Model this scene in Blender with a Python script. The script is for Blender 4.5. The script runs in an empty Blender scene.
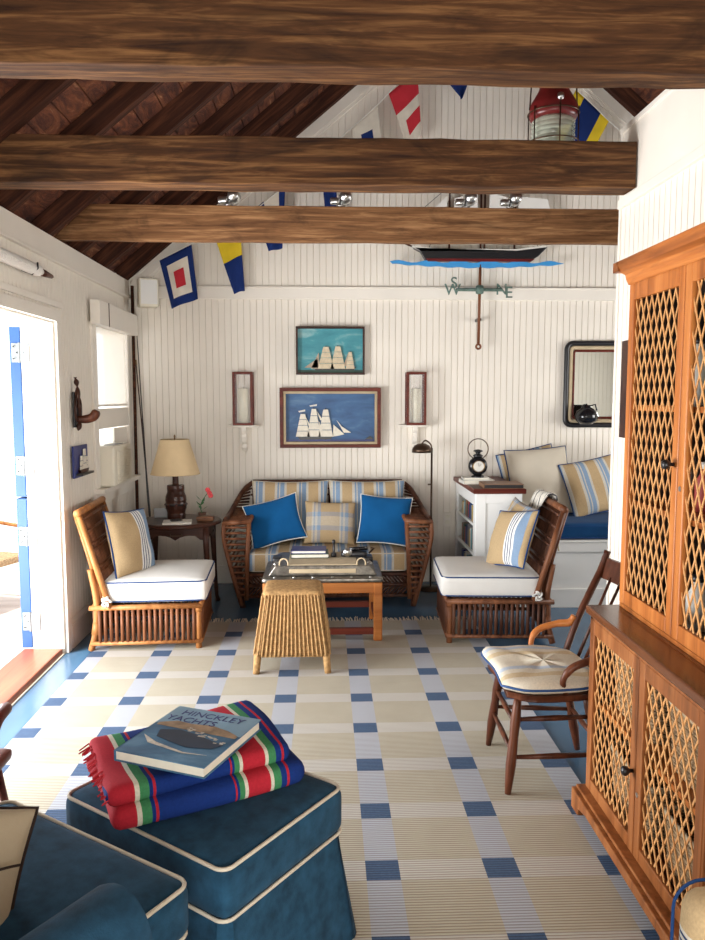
import bpy, math, random
from mathutils import Vector, Matrix, Euler
random.seed(7)
R = math.radians
sc = bpy.context.scene
C = sc.collection

# ---------------------------------------------------------------- camera, sky, sun, area lights, exposure
cam = bpy.data.objects.new('camera', bpy.data.cameras.new('camera'))
C.objects.link(cam)
cam.data.sensor_fit = 'HORIZONTAL'
cam.data.sensor_width = 36.0
cam.data.lens = 36.0 * 760.0 / 705.0
cam.data.clip_start = 0.02
cam.location = (0, 0, 1.55)
cam.rotation_euler = (R(90 - 5.561), 0, R(-2.072))
sc.camera = cam

world = bpy.data.worlds.new('sky'); sc.world = world
world.use_nodes = True
wb = world.node_tree.nodes['Background']
wb.inputs['Color'].default_value = (0.90, 0.95, 1.0, 1)
wb.inputs['Strength'].default_value = 1.7

sun = bpy.data.objects.new('sun', bpy.data.lights.new('sun', 'SUN')); C.objects.link(sun)
sun.data.energy = 4.0; sun.data.angle = R(0.6); sun.data.color = (1.0, 0.93, 0.82)
sun.rotation_euler = Vector((-0.16, -0.12, 0.95)).to_track_quat('Z', 'Y').to_euler()

def area(name, loc, direction, sx, sy, power, color):
    l = bpy.data.lights.new(name, 'AREA'); l.shape = 'RECTANGLE'; l.size = sx; l.size_y = sy
    l.energy = power; l.color = color
    o = bpy.data.objects.new(name, l); C.objects.link(o)
    o.location = loc
    o.rotation_euler = (-Vector(direction)).to_track_quat('Z', 'Y').to_euler()
    return o
area('front_fill', (-0.1, -1.5, 0.85), (0, 1, 0.5), 2.5, 1.0, 76, (1.0, 0.945, 0.86))  # added fill light behind the viewpoint, tilted up at the beam undersides
area('daylight_side_door', (-2.55, 3.2, 0.75), (1, 0.10, 0.30), 2.0, 1.5, 150, (0.96, 0.98, 1.0))
area('alcove_fill', (4.0, 4.7, 1.5), (-1, 0.1, 0.0), 1.2, 1.1, 34, (1.0, 0.98, 0.95))  # added fill light on the unseen side of the alcove

vs = sc.view_settings
vs.view_transform = 'Standard'; vs.look = 'None'; vs.gamma = 1.0; vs.use_curve_mapping = False
vs.exposure = 0.57
sc.cycles.max_bounces = 8
sc.cycles.diffuse_bounces = 5
sc.cycles.use_denoising = True
sc.cycles.sample_clamp_indirect = 6.0

# ---------------------------------------------------------------- materials
def new_mat(name, rough=0.6, metal=0.0, spec=None):
    m = bpy.data.materials.new(name); m.use_nodes = True
    nt = m.node_tree; b = nt.nodes['Principled BSDF']
    b.inputs['Roughness'].default_value = rough; b.inputs['Metallic'].default_value = metal
    if spec is not None: b.inputs['Specular IOR Level'].default_value = spec
    return m, nt, b
def N(nt, typ, **kw):
    n = nt.nodes.new(typ)
    for k, v in kw.items(): setattr(n, k, v)
    return n
def ramp(nt, stops, interp='LINEAR'):
    r = N(nt, 'ShaderNodeValToRGB'); cr = r.color_ramp; cr.interpolation = interp
    while len(cr.elements) > 1: cr.elements.remove(cr.elements[-1])
    cr.elements[0].position = stops[0][0]; cr.elements[0].color = (*stops[0][1], 1)
    for p, c in stops[1:]:
        e = cr.elements.new(p); e.color = (*c, 1)
    return r
def coords(nt, scale=(1, 1, 1), rot=(0, 0, 0)):
    tc = N(nt, 'ShaderNodeTexCoord'); mp = N(nt, 'ShaderNodeMapping')
    mp.inputs['Scale'].default_value = scale; mp.inputs['Rotation'].default_value = rot
    nt.links.new(tc.outputs['Object'], mp.inputs['Vector'])
    return mp.outputs['Vector']
def noise(nt, vec, scale, detail=3, rough=0.55, dist=0.0):
    n = N(nt, 'ShaderNodeTexNoise'); n.inputs['Scale'].default_value = scale
    n.inputs['Detail'].default_value = detail; n.inputs['Roughness'].default_value = rough
    n.inputs['Distortion'].default_value = dist
    nt.links.new(vec, n.inputs['Vector']); return n.outputs['Fac']
def bump(nt, b, h, strength, dist=0.01):
    bn = N(nt, 'ShaderNodeBump'); bn.inputs['Strength'].default_value = strength; bn.inputs['Distance'].default_value = dist
    nt.links.new(h, bn.inputs['Height']); nt.links.new(bn.outputs['Normal'], b.inputs['Normal'])
def paint(name, col, rough=0.5, var=0.06, scale=6, metal=0.0, bmp=0.0):
    m, nt, b = new_mat(name, rough, metal)
    v = coords(nt); f = noise(nt, v, scale)
    r = ramp(nt, [(0.3, tuple(c * (1 - var) for c in col)), (0.7, tuple(min(1, c * (1 + var)) for c in col))])
    nt.links.new(f, r.inputs[0]); nt.links.new(r.outputs[0], b.inputs['Base Color'])
    if bmp: bump(nt, b, noise(nt, v, scale * 12), bmp, 0.002)
    return m
def wood(name, cols, axis='X', rough=0.45, scale=9, bmp=0.25, knots=0.0):
    m, nt, b = new_mat(name, rough, 0.0, 0.5 if rough < 0.3 else 0.22)
    s = {'X': (0.06, 1, 1), 'Y': (1, 0.06, 1), 'Z': (1, 1, 0.06)}[axis]
    v = coords(nt, s); f = noise(nt, v, scale * 3, 5, 0.65, 0.6)
    n = len(cols)
    r = ramp(nt, [(0.28 + 0.44 * i / (n - 1), c) for i, c in enumerate(cols)])
    nt.links.new(f, r.inputs[0])
    out = r.outputs[0]
    if knots:
        v2 = coords(nt, {'X': (0.35, 1, 1), 'Y': (1, 0.35, 1), 'Z': (1, 1, 0.35)}[axis])
        k = noise(nt, v2, 5.5, 4, 0.7, 1.2)
        r2 = ramp(nt, [(0.30, (1 - knots,) * 3), (0.48, (1, 1, 1))]); nt.links.new(k, r2.inputs[0])
        mx = N(nt, 'ShaderNodeMixRGB', blend_type='MULTIPLY'); mx.inputs[0].default_value = 1
        nt.links.new(out, mx.inputs[1]); nt.links.new(r2.outputs[0], mx.inputs[2]); out = mx.outputs[0]
    nt.links.new(out, b.inputs['Base Color'])
    bump(nt, b, f, bmp, 0.004)
    return m
def cloth(name, col, rough=0.9, weave=260, var=0.12, sheen=0.04, nscale=7):
    m, nt, b = new_mat(name, rough, 0.0, 0.15)
    v = coords(nt); f = noise(nt, v, nscale, 5)
    r = ramp(nt, [(0.3, tuple(c * (1 - var) for c in col)), (0.7, tuple(min(1, c * (1 + var)) for c in col))])
    nt.links.new(f, r.inputs[0]); nt.links.new(r.outputs[0], b.inputs['Base Color'])
    b.inputs['Sheen Weight'].default_value = sheen
    bump(nt, b, noise(nt, v, weave, 2), 0.35, 0.002)
    return m
def striped(name, bands, period, axis=0, rough=0.9, bands2=None, period2=1, axis2=2, mixfac=0.5, offset=0.0, weave=220):
    """cloth woven in bands: [(start 0..1, colour), ...] along one local axis; an optional second set crosses it"""
    m, nt, b = new_mat(name, rough, 0.0, 0.15)
    tc = N(nt, 'ShaderNodeTexCoord'); sp = N(nt, 'ShaderNodeSeparateXYZ'); nt.links.new(tc.outputs['Object'], sp.inputs[0])
    def band(ax, per, bs, off):
        a = N(nt, 'ShaderNodeMath', operation='MULTIPLY_ADD'); a.inputs[1].default_value = 1 / per; a.inputs[2].default_value = 50 + off
        nt.links.new(sp.outputs[ax], a.inputs[0])
        fr = N(nt, 'ShaderNodeMath', operation='FRACT'); nt.links.new(a.outputs[0], fr.inputs[0])
        r = ramp(nt, bs, 'CONSTANT'); nt.links.new(fr.outputs[0], r.inputs[0]); return r.outputs[0]
    out = band(axis, period, bands, offset)
    if bands2:
        o2 = band(axis2, period2, bands2, 0)
        mx = N(nt, 'ShaderNodeMixRGB', blend_type='MIX'); mx.inputs[0].default_value = mixfac
        nt.links.new(out, mx.inputs[1]); nt.links.new(o2, mx.inputs[2]); out = mx.outputs[0]
    f = noise(nt, coords(nt), 160, 2)
    mm = N(nt, 'ShaderNodeMixRGB', blend_type='MULTIPLY'); mm.inputs[0].default_value = 1
    r = ramp(nt, [(0.3, (0.82,) * 3), (0.7, (1.0,) * 3)]); nt.links.new(f, r.inputs[0])
    nt.links.new(out, mm.inputs[1]); nt.links.new(r.outputs[0], mm.inputs[2]); nt.links.new(mm.outputs[0], b.inputs['Base Color'])
    bump(nt, b, noise(nt, coords(nt), weave, 2), 0.3, 0.002)
    return m
def glass(name, col=(1, 1, 1), rough=0.02, alpha=0.07):
    m, nt, b = new_mat(name, rough)
    b.inputs['Base Color'].default_value = (*col, 1); b.inputs['Alpha'].default_value = alpha
    b.inputs['Specular IOR Level'].default_value = 0.6
    return m

M = {}
M['white'] = paint('white_paint', (0.80, 0.75, 0.67), 0.42, 0.03, 3)
M['white_wall'] = paint('white_beadboard_paint', (0.80, 0.745, 0.66), 0.5, 0.04, 2.2)
M['white_cool'] = paint('white_cabinet_paint', (0.80, 0.80, 0.78), 0.4, 0.03, 3)
M['plastic'] = paint('ivory_plastic', (0.78, 0.74, 0.62), 0.35, 0.03, 3)
M['beam'] = wood('rough_sawn_beam', [(0.020, 0.007, 0.003), (0.080, 0.032, 0.011), (0.24, 0.115, 0.042)], 'X', 0.7, 13, 0.6, 0.6)
M['beam_light'] = wood('paler_sawn_beam', [(0.065, 0.026, 0.010), (0.18, 0.082, 0.032), (0.38, 0.20, 0.09)], 'X', 0.7, 13, 0.6, 0.5)
M['rafter'] = wood('dark_rafter_wood', [(0.015, 0.005, 0.003), (0.05, 0.016, 0.008), (0.13, 0.045, 0.02)], 'X', 0.8, 10, 0.6)
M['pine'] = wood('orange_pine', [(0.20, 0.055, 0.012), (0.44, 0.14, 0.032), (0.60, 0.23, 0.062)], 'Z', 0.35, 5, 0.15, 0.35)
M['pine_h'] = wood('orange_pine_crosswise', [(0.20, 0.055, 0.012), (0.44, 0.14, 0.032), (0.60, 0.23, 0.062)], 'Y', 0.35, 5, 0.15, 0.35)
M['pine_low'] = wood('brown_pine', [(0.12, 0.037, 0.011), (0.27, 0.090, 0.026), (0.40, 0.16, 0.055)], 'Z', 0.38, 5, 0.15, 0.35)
M['lath'] = wood('pale_pine_lath', [(0.50, 0.22, 0.075), (0.70, 0.38, 0.15)], 'Z', 0.5, 6, 0.1)
M['worktop'] = wood('polished_dark_pine', [(0.05, 0.016, 0.007), (0.12, 0.040, 0.015), (0.20, 0.07, 0.025)], 'Y', 0.2, 4, 0.1)
M['inside_shade'] = paint('painted_cabinet_shade', (0.03, 0.014, 0.008), 0.8)  # near-black colour stands in for the shade inside the cupboard
M['dark_wood'] = wood('dark_mahogany', [(0.018, 0.007, 0.005), (0.045, 0.016, 0.010), (0.08, 0.03, 0.018)], 'X', 0.3, 5, 0.1)
M['red_wood'] = wood('red_mahogany', [(0.05, 0.008, 0.005), (0.11, 0.018, 0.010), (0.17, 0.034, 0.018)], 'X', 0.4, 5, 0.1)
M['honey'] = wood('honey_oak', [(0.24, 0.07, 0.016), (0.42, 0.14, 0.034), (0.54, 0.21, 0.06)], 'X', 0.35, 4, 0.12)
M['windsor'] = wood('worn_brown_chair_wood', [(0.030, 0.009, 0.005), (0.075, 0.023, 0.011), (0.15, 0.05, 0.024)], 'Z', 0.35, 5, 0.15)
M['cane_light'] = wood('honey_rattan', [(0.20, 0.07, 0.02), (0.40, 0.16, 0.05), (0.56, 0.26, 0.09)], 'Z', 0.4, 5, 0.15)
M['cane_mid'] = wood('reddish_rattan', [(0.07, 0.023, 0.011), (0.17, 0.062, 0.027), (0.30, 0.125, 0.058)], 'Z', 0.45, 6, 0.2)
M['cane_dark'] = wood('dark_rattan', [(0.028, 0.010, 0.007), (0.085, 0.032, 0.018), (0.18, 0.078, 0.042)], 'Z', 0.45, 6, 0.2)
M['denim'] = cloth('slate_blue_linen', (0.014, 0.056, 0.105), var=0.35, nscale=22)
M['royal'] = cloth('royal_blue_cloth', (0.006, 0.095, 0.27), var=0.1)
M['navy_seat'] = cloth('deep_blue_velvet', (0.006, 0.05, 0.15), var=0.15)
M['off_white'] = cloth('ivory_canvas', (0.74, 0.72, 0.68), var=0.03)
M['cream'] = cloth('cream_linen', (0.60, 0.54, 0.44), var=0.04)
M['tan_linen'] = cloth('tan_print_linen', (0.40, 0.33, 0.23), var=0.06)
M['cord_white'] = cloth('white_cord', (0.78, 0.76, 0.70), var=0.03)
M['cord_blue'] = cloth('navy_cord', (0.015, 0.05, 0.16), var=0.05)
M['cord_dark'] = cloth('dark_rope', (0.03, 0.018, 0.014), var=0.2)
M['rope_tan'] = cloth('tan_rope', (0.50, 0.40, 0.26), var=0.15)
M['linen_shade'] = cloth('burlap_lampshade', (0.62, 0.47, 0.28), var=0.06)
M['brass'] = paint('aged_brass', (0.30, 0.20, 0.10), 0.3, 0.1, 9, 1.0)
M['bronze'] = paint('dark_bronze', (0.09, 0.055, 0.035), 0.35, 0.15, 9, 0.8)
M['pewter'] = paint('tarnished_pewter', (0.24, 0.22, 0.19), 0.38, 0.35, 30, 0.85)
M['steel'] = paint('brushed_steel', (0.55, 0.55, 0.54), 0.3, 0.05, 9, 1.0)
M['galv'] = paint('galvanised_hinge', (0.22, 0.23, 0.23), 0.5, 0.1, 20, 0.6)
M['verdigris'] = paint('verdigris_copper', (0.13, 0.20, 0.17), 0.6, 0.3, 25, 0.5)
M['black'] = paint('black_paint', (0.012, 0.012, 0.014), 0.35, 0.1)
M['black_gloss'] = paint('black_glaze', (0.01, 0.01, 0.012), 0.12, 0.1)
M['red_paint'] = paint('red_enamel', (0.12, 0.010, 0.010), 0.35, 0.2, 12)
M['bluepaint'] = paint('bright_blue_paint', (0.010, 0.060, 0.20), 0.55, 0.1)
M['wave_blue'] = paint('wave_blue', (0.04, 0.28, 0.62), 0.5, 0.1)
M['paper'] = paint('page_edges', (0.72, 0.68, 0.58), 0.8, 0.06, 30)
M['wax'] = paint('candle_wax', (0.74, 0.70, 0.55), 0.5, 0.02)
M['glass'] = glass('clear_glass')
M['frost'] = glass('ribbed_lantern_glass', (0.45, 0.50, 0.40), 0.1, 0.5)
M['green'] = paint('leaf_green', (0.04, 0.17, 0.04), 0.5, 0.3, 20)
M['terracotta'] = paint('brown_pot', (0.16, 0.08, 0.05), 0.7, 0.2)
M['red'] = paint('red_petals', (0.62, 0.03, 0.04), 0.5, 0.1)
M['yellow'] = cloth('yellow_bunting', (0.72, 0.52, 0.03), sheen=0)
M['flag_navy'] = cloth('navy_bunting', (0.012, 0.03, 0.14), sheen=0)
M['flag_white'] = cloth('white_bunting', (0.74, 0.68, 0.58), sheen=0)
M['canvas'] = cloth('white_canvas_sail', (0.84, 0.82, 0.77), var=0.02, sheen=0)
M['flag_red'] = cloth('red_bunting', (0.55, 0.035, 0.05), sheen=0)
M['mirror'] = paint('mirror_silver', (0.88, 0.9, 0.86), 0.02, 0.0, 1, 1.0)
M['sail_tan'] = paint('aged_carved_sail', (0.62, 0.52, 0.36), 0.6, 0.12, 40)
M['sail'] = paint('carved_sail', (0.76, 0.71, 0.60), 0.6, 0.08, 40)
M['sail_brown'] = paint('weathered_sail', (0.42, 0.33, 0.24), 0.6, 0.2, 40)
M['sisal'] = cloth('twisted_seagrass', (0.40, 0.235, 0.10), var=0.35, nscale=60, sheen=0)
M['wicker_basket'] = cloth('pale_wicker', (0.34, 0.23, 0.13), var=0.5, nscale=70, sheen=0)

TAN = (0.50, 0.36, 0.20); PALE = (0.60, 0.56, 0.48); SKYB = (0.24, 0.34, 0.48); NAVY = (0.025, 0.05, 0.13); CREAM = (0.68, 0.61, 0.49)
M['stripe_wide'] = striped('tan_and_blue_wide_stripe', [(0, TAN), (0.30, PALE), (0.42, SKYB), (0.50, PALE), (0.55, SKYB), (0.74, PALE), (0.84, TAN)], 0.17, 0)
M['stripe_patch'] = striped('tan_and_blue_patchwork', [(0, TAN), (0.34, PALE), (0.40, SKYB), (0.46, PALE), (0.54, SKYB), (0.66, TAN)], 0.21, 0,
                            bands2=[(0, PALE), (0.15, SKYB), (0.3, TAN), (0.55, TAN), (0.7, SKYB), (0.85, PALE)], period2=0.24, axis2=2, mixfac=0.45)
M['ticking'] = striped('tan_ticking_blue_pinstripes', [(0, TAN), (0.36, (0.8, 0.8, 0.78)), (0.40, NAVY), (0.42, (0.8, 0.8, 0.78)), (0.46, NAVY), (0.48, (0.8, 0.8, 0.78)), (0.52, NAVY), (0.54, (0.8, 0.8, 0.78)), (0.60, SKYB), (0.78, TAN)], 0.34, 0, offset=0.3)
M['ticking_z'] = striped('tan_cloth_crosswise_pinstripes', [(0, TAN), (0.60, PALE), (0.66, NAVY), (0.69, PALE), (0.73, NAVY), (0.76, PALE), (0.80, NAVY), (0.83, PALE), (0.87, NAVY), (0.90, PALE), (0.94, TAN)], 0.20, 2, offset=0.0)
M['windsor_cush'] = striped('cream_cushion_faint_stripes', [(0, CREAM), (0.3, (0.60, 0.47, 0.30)), (0.45, CREAM), (0.6, (0.45, 0.50, 0.58)), (0.72, CREAM)], 0.24, 1)

# blue painted floor
def floor_mat():
    m, nt, b = new_mat('blue_gloss_floor_paint', 0.22)
    f = noise(nt, coords(nt, (1, 0.3, 1)), 5, 4)
    r = ramp(nt, [(0.3, (0.045, 0.105, 0.185)), (0.7, (0.062, 0.135, 0.23))]); nt.links.new(f, r.inputs[0])
    nt.links.new(r.outputs[0], b.inputs['Base Color'])
    bump(nt, b, noise(nt, coords(nt), 14, 2), 0.06, 0.01)
    return m
M['floor'] = floor_mat()
# flat-woven rug: cream ground, pale bands both ways, blue squares where they cross
def rug_mat():
    m, nt, b = new_mat('checked_flatweave_rug', 0.95)
    tc = N(nt, 'ShaderNodeTexCoord'); sp = N(nt, 'ShaderNodeSeparateXYZ'); nt.links.new(tc.outputs['Object'], sp.inputs[0])
    def mask(ax, c, per, half):
        a = N(nt, 'ShaderNodeMath', operation='MULTIPLY_ADD'); a.inputs[1].default_value = 1 / per; a.inputs[2].default_value = 50.5 - c / per
        nt.links.new(sp.outputs[ax], a.inputs[0])
        fr = N(nt, 'ShaderNodeMath', operation='FRACT'); nt.links.new(a.outputs[0], fr.inputs[0])
        s = N(nt, 'ShaderNodeMath', operation='SUBTRACT'); nt.links.new(fr.outputs[0], s.inputs[0]); s.inputs[1].default_value = 0.5
        ab = N(nt, 'ShaderNodeMath', operation='ABSOLUTE'); nt.links.new(s.outputs[0], ab.inputs[0])
        lt = N(nt, 'ShaderNodeMath', operation='LESS_THAN'); nt.links.new(ab.outputs[0], lt.inputs[0]); lt.inputs[1].default_value = half / per
        return lt.outputs[0]
    mx_ = mask(0, 0.573, 0.39, 0.055); my_ = mask(1, 2.337, 0.357, 0.052)
    def mix(fac, c1, c2, mode='MIX'):
        x = N(nt, 'ShaderNodeMixRGB', blend_type=mode)
        for i, v in enumerate((fac, c1, c2)):
            if isinstance(v, (tuple, float, int)): x.inputs[i].default_value = (*v, 1) if isinstance(v, tuple) else v
            else: nt.links.new(v, x.inputs[i])
        return x.outputs[0]
    base = mix(noise(nt, coords(nt), 7, 5), (0.45, 0.415, 0.325), (0.54, 0.505, 0.405))
    c = mix(my_, base, (0.56, 0.545, 0.50)); c = mix(mx_, c, (0.455, 0.485, 0.545))
    both = N(nt, 'ShaderNodeMath', operation='MULTIPLY'); nt.links.new(mx_, both.inputs[0]); nt.links.new(my_, both.inputs[1])
    c = mix(both.outputs[0], c, mix(noise(nt, coords(nt), 120, 2), (0.035, 0.08, 0.17), (0.08, 0.14, 0.26)))
    # ribs of the weave
    w = N(nt, 'ShaderNodeTexWave', wave_type='BANDS', bands_direction='Y'); w.inputs['Scale'].default_value = 26
    w.inputs['Distortion'].default_value = 0.5; w.inputs['Detail'].default_value = 2
    nt.links.new(coords(nt), w.inputs['Vector'])
    rr = ramp(nt, [(0.0, (0.38, 0.27, 0.22)), (0.32, (0.93, 0.91, 0.88)), (1, (1, 1, 1))]); nt.links.new(w.outputs['Fac'], rr.inputs[0])
    c = mix(0.85, c, rr.outputs[0], 'MULTIPLY')
    nt.links.new(c, b.inputs['Base Color'])
    bump(nt, b, w.outputs['Fac'], 0.5, 0.003)
    return m
M['rug'] = rug_mat()
def roof_mat():
    m, nt, b = new_mat('bark_edged_roof_boards', 0.8)
    v = coords(nt, (1, 0.35, 1)); f = noise(nt, v, 13, 6, 0.7, 1.0)
    r = ramp(nt, [(0.30, (0.012, 0.005, 0.004)), (0.46, (0.085, 0.022, 0.010)), (0.6, (0.19, 0.06, 0.022)), (0.74, (0.42, 0.25, 0.13))])
    nt.links.new(f, r.inputs[0]); nt.links.new(r.outputs[0], b.inputs['Base Color']); bump(nt, b, f, 0.6, 0.02)
    return m
M['roof'] = roof_mat()
def sky_paint(name, stops, axis='Z', scale=8):
    m, nt, b = new_mat(name, 0.5)
    f = noise(nt, coords(nt, (0.45, 1, 1.3)), scale, 5, 0.6, 0.4)
    r = ramp(nt, stops); nt.links.new(f, r.inputs[0]); nt.links.new(r.outputs[0], b.inputs['Base Color']); return m
M['teal_sky'] = sky_paint('painted_teal_sky', [(0.3, (0.03, 0.21, 0.26)), (0.52, (0.055, 0.30, 0.35)), (0.68, (0.30, 0.50, 0.50))])
M['blue_sky'] = sky_paint('painted_blue_sea_sky', [(0.3, (0.02, 0.065, 0.17)), (0.55, (0.04, 0.12, 0.27)), (0.75, (0.13, 0.24, 0.38))])
M['deckwood'] = wood('bleached_deck_boards', [(0.42, 0.34, 0.30), (0.62, 0.54, 0.48)], 'X', 0.8, 6, 0.2)
M['sill'] = wood('red_oiled_sill', [(0.20, 0.05, 0.025), (0.34, 0.11, 0.055)], 'Y', 0.3, 5, 0.15)

# ---------------------------------------------------------------- mesh helpers
class MB:
    def __init__(s): s.v = []; s.f = []; s.mi = []; s.cur = 0
    def add(s, vs_, fs):
        o = len(s.v); s.v += [tuple(p) for p in vs_]; s.f += [tuple(i + o for i in f) for f in fs]; s.mi += [s.cur] * len(fs); return s
    def box(s, x0, x1, y0, y1, z0, z1):
        return s.add([(x, y, z) for z in (z0, z1) for x, y in ((x0, y0), (x1, y0), (x1, y1), (x0, y1))],
                     [(3, 2, 1, 0), (4, 5, 6, 7), (0, 1, 5, 4), (1, 2, 6, 5), (2, 3, 7, 6), (3, 0, 4, 7)])
    def bar(s, a, b, w, d=None, up=(0, 0, 1)):
        """rectangular bar from a to b"""
        d = d or w; a = Vector(a); b = Vector(b); t = (b - a).normalized(); u = Vector(up)
        if abs(t.dot(u)) > 0.95: u = Vector((1, 0, 0))
        r = t.cross(u).normalized() * (w / 2); n = r.cross(t).normalized() * (d / 2)
        return s.add([a - r - n, a + r - n, a + r + n, a - r + n, b - r - n, b + r - n, b + r + n, b - r + n],
                     [(0, 1, 2, 3), (7, 6, 5, 4), (0, 4, 5, 1), (1, 5, 6, 2), (2, 6, 7, 3), (3, 7, 4, 0)])
    def tube(s, pts, r, n=8, closed=False, caps=True):
        pts = [Vector(p) for p in pts]; m = len(pts)
        rs = r if isinstance(r, (list, tuple)) else [r] * m
        vs_ = []; up = None
        for i, p in enumerate(pts):
            if closed: t = pts[(i + 1) % m] - pts[i - 1]
            else: t = pts[min(i + 1, m - 1)] - pts[max(i - 1, 0)]
            t.normalize()
            if up is None:
                up = Vector((0, 0, 1)) if abs(t.z) < 0.9 else Vector((1, 0, 0))
            x = t.cross(up)
            if x.length < 1e-5: x = t.orthogonal()
            x.normalize(); y = x.cross(t).normalized(); up = y
            for k in range(n):
                a = 2 * math.pi * k / n
                vs_.append(p + (x * math.cos(a) + y * math.sin(a)) * rs[i])
        fs = []
        for i in range(m if closed else m - 1):
            j = (i + 1) % m
            for k in range(n):
                l = (k + 1) % n
                fs.append((i * n + k, i * n + l, j * n + l, j * n + k))
        if caps and not closed:
            fs.append(tuple(range(n))[::-1]); fs.append(tuple((m - 1) * n + k for k in range(n)))
        return s.add(vs_, fs)
    def lathe(s, prof, c=(0, 0, 0), n=24, ax='Z'):
        vs_ = []
        for r, z in prof:
            for k in range(n):
                a = 2 * math.pi * k / n; x, y = r * math.cos(a), r * math.sin(a)
                p = {'Z': (x, y, z), 'Y': (x, z, y), 'X': (z, x, y)}[ax]
                vs_.append((p[0] + c[0], p[1] + c[1], p[2] + c[2]))
        fs = []
        for i in range(len(prof) - 1):
            for k in range(n):
                l = (k + 1) % n; fs.append((i * n + k, i * n + l, (i + 1) * n + l, (i + 1) * n + k))
        fs.append(tuple(range(n))[::-1]); fs.append(tuple((len(prof) - 1) * n + k for k in range(n)))
        return s.add(vs_, fs)
    def prism(s, poly, y0, y1, ax='Y'):
        """polygon given in the plane across ax, pulled from y0 to y1"""
        n = len(poly)
        def P(a, b, y): return {'Y': (a, y, b), 'X': (y, a, b), 'Z': (a, b, y)}[ax]
        vs_ = [P(a, b, y0) for a, b in poly] + [P(a, b, y1) for a, b in poly]
        return s.add(vs_, [tuple(range(n)), tuple(range(n, 2 * n))[::-1]] + [(i, i + n, (i + 1) % n + n, (i + 1) % n) for i in range(n)])
    def rbox(s, hx, hy, hz, r, c=(0, 0, 0), n=8, puff=0.0, M4=None):
        """rounded box; puff crowns the top and bottom"""
        pts = {}; vs_ = []; fs = []
        def idx(p):
            k = tuple(round(q, 5) for q in p)
            if k not in pts:
                pts[k] = len(vs_)
                h = (hx, hy, hz); q = [p[i] * h[i] for i in range(3)]
                inner = [max(-(h[i] - r), min(h[i] - r, q[i])) for i in range(3)]
                d = Vector(q) - Vector(inner)
                if d.length > 1e-9: d = d.normalized() * r
                w = Vector(inner) + d
                if puff: w.z += puff * max(0, 1 - (w.x / hx) ** 2) * max(0, 1 - (w.y / hy) ** 2) * (1 if p[2] > 0 else -1 if p[2] < 0 else 0) * abs(p[2])
                if M4 is not None: w = M4 @ w
                vs_.append((w.x + c[0], w.y + c[1], w.z + c[2]))
            return pts[k]
        def g(t):  # cluster the rows towards the edges
            return math.sin(t * math.pi / 2) if True else t
        st = [g(-1 + 2 * i / n) for i in range(n + 1)]
        for ax in range(3):
            for sg in (-1, 1):
                for i in range(n):
                    for j in range(n):
                        q = []
                        for a, b in ((i, j), (i + 1, j), (i + 1, j + 1), (i, j + 1)):
                            p = [0, 0, 0]; p[ax] = sg; p[(ax + 1) % 3] = st[a]; p[(ax + 2) % 3] = st[b]; q.append(idx(p))
                        fs.append(tuple(q if sg > 0 else q[::-1]))
        return s.add(vs_, fs)
    def xf(s, m4):
        s.v = [tuple(m4 @ Vector(p)) for p in s.v]; return s
    def build(s, name, mats, parent=None, smooth=False, bevel=0.0, loc=None, rot=None):
        me = bpy.data.meshes.new(name); me.from_pydata(s.v, [], s.f); me.validate(); me.update()
        if not isinstance(mats, (list, tuple)): mats = [mats]
        for m in mats: me.materials.append(M[m] if isinstance(m, str) else m)
        if len(mats) > 1 and len(me.polygons) == len(s.mi):
            me.polygons.foreach_set('material_index', s.mi)
        if smooth: me.polygons.foreach_set('use_smooth', [True] * len(me.polygons))
        o = bpy.data.objects.new(name, me); C.objects.link(o)
        if parent is not None: o.parent = parent
        if loc is not None: o.location = loc
        if rot is not None: o.rotation_euler = rot
        if bevel:
            b = o.modifiers.new('edge', 'BEVEL'); b.width = bevel; b.segments = 2; b.limit_method = 'ANGLE'; b.angle_limit = R(40)
        return o

def tag(o, label=None, cat=None, group=None, kind=None):
    if label: o['label'] = label
    if cat: o['category'] = cat
    if group: o['group'] = group
    if kind: o['kind'] = kind
    return o
def thing(name, label, cat, loc=(0, 0, 0), rz=0.0, group=None, rot=None):
    o = bpy.data.objects.new(name, None); C.objects.link(o); o.empty_display_size = 0.1
    o.location = loc; o.rotation_euler = rot if rot is not None else (0, 0, rz)
    return tag(o, label, cat, group)
def copy_tree(o, parent=None):
    kids = [k for k in C.objects if k.parent is o]
    c = o.copy(); C.objects.link(c)
    if parent is not None: c.parent = parent
    for k in kids: copy_tree(k, c)
    return c
def box(name, m, x0, x1, y0, y1, z0, z1, parent=None, bevel=0.0):
    return MB().box(x0, x1, y0, y1, z0, z1).build(name, m, parent, bevel=bevel)
def struct(o): o['kind'] = 'structure'; return o
def arc(cx, cy, r, a0, a1, n): return [(cx + r * math.cos(R(a0 + (a1 - a0) * i / n)), cy + r * math.sin(R(a0 + (a1 - a0) * i / n))) for i in range(n + 1)]
def smooth_path(pts, k=6):
    """Catmull-Rom through the points"""
    P = [Vector(p) for p in pts]; P = [P[0] * 2 - P[1]] + P + [P[-1] * 2 - P[-2]]; out = []
    for i in range(1, len(P) - 2):
        for j in range(k):
            t = j / k
            out.append(0.5 * ((2 * P[i]) + (-P[i - 1] + P[i + 1]) * t + (2 * P[i - 1] - 5 * P[i] + 4 * P[i + 1] - P[i + 2]) * t * t + (-P[i - 1] + 3 * P[i] - 3 * P[i + 1] + P[i + 2]) * t ** 3))
    out.append(P[-2]); return out
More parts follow.
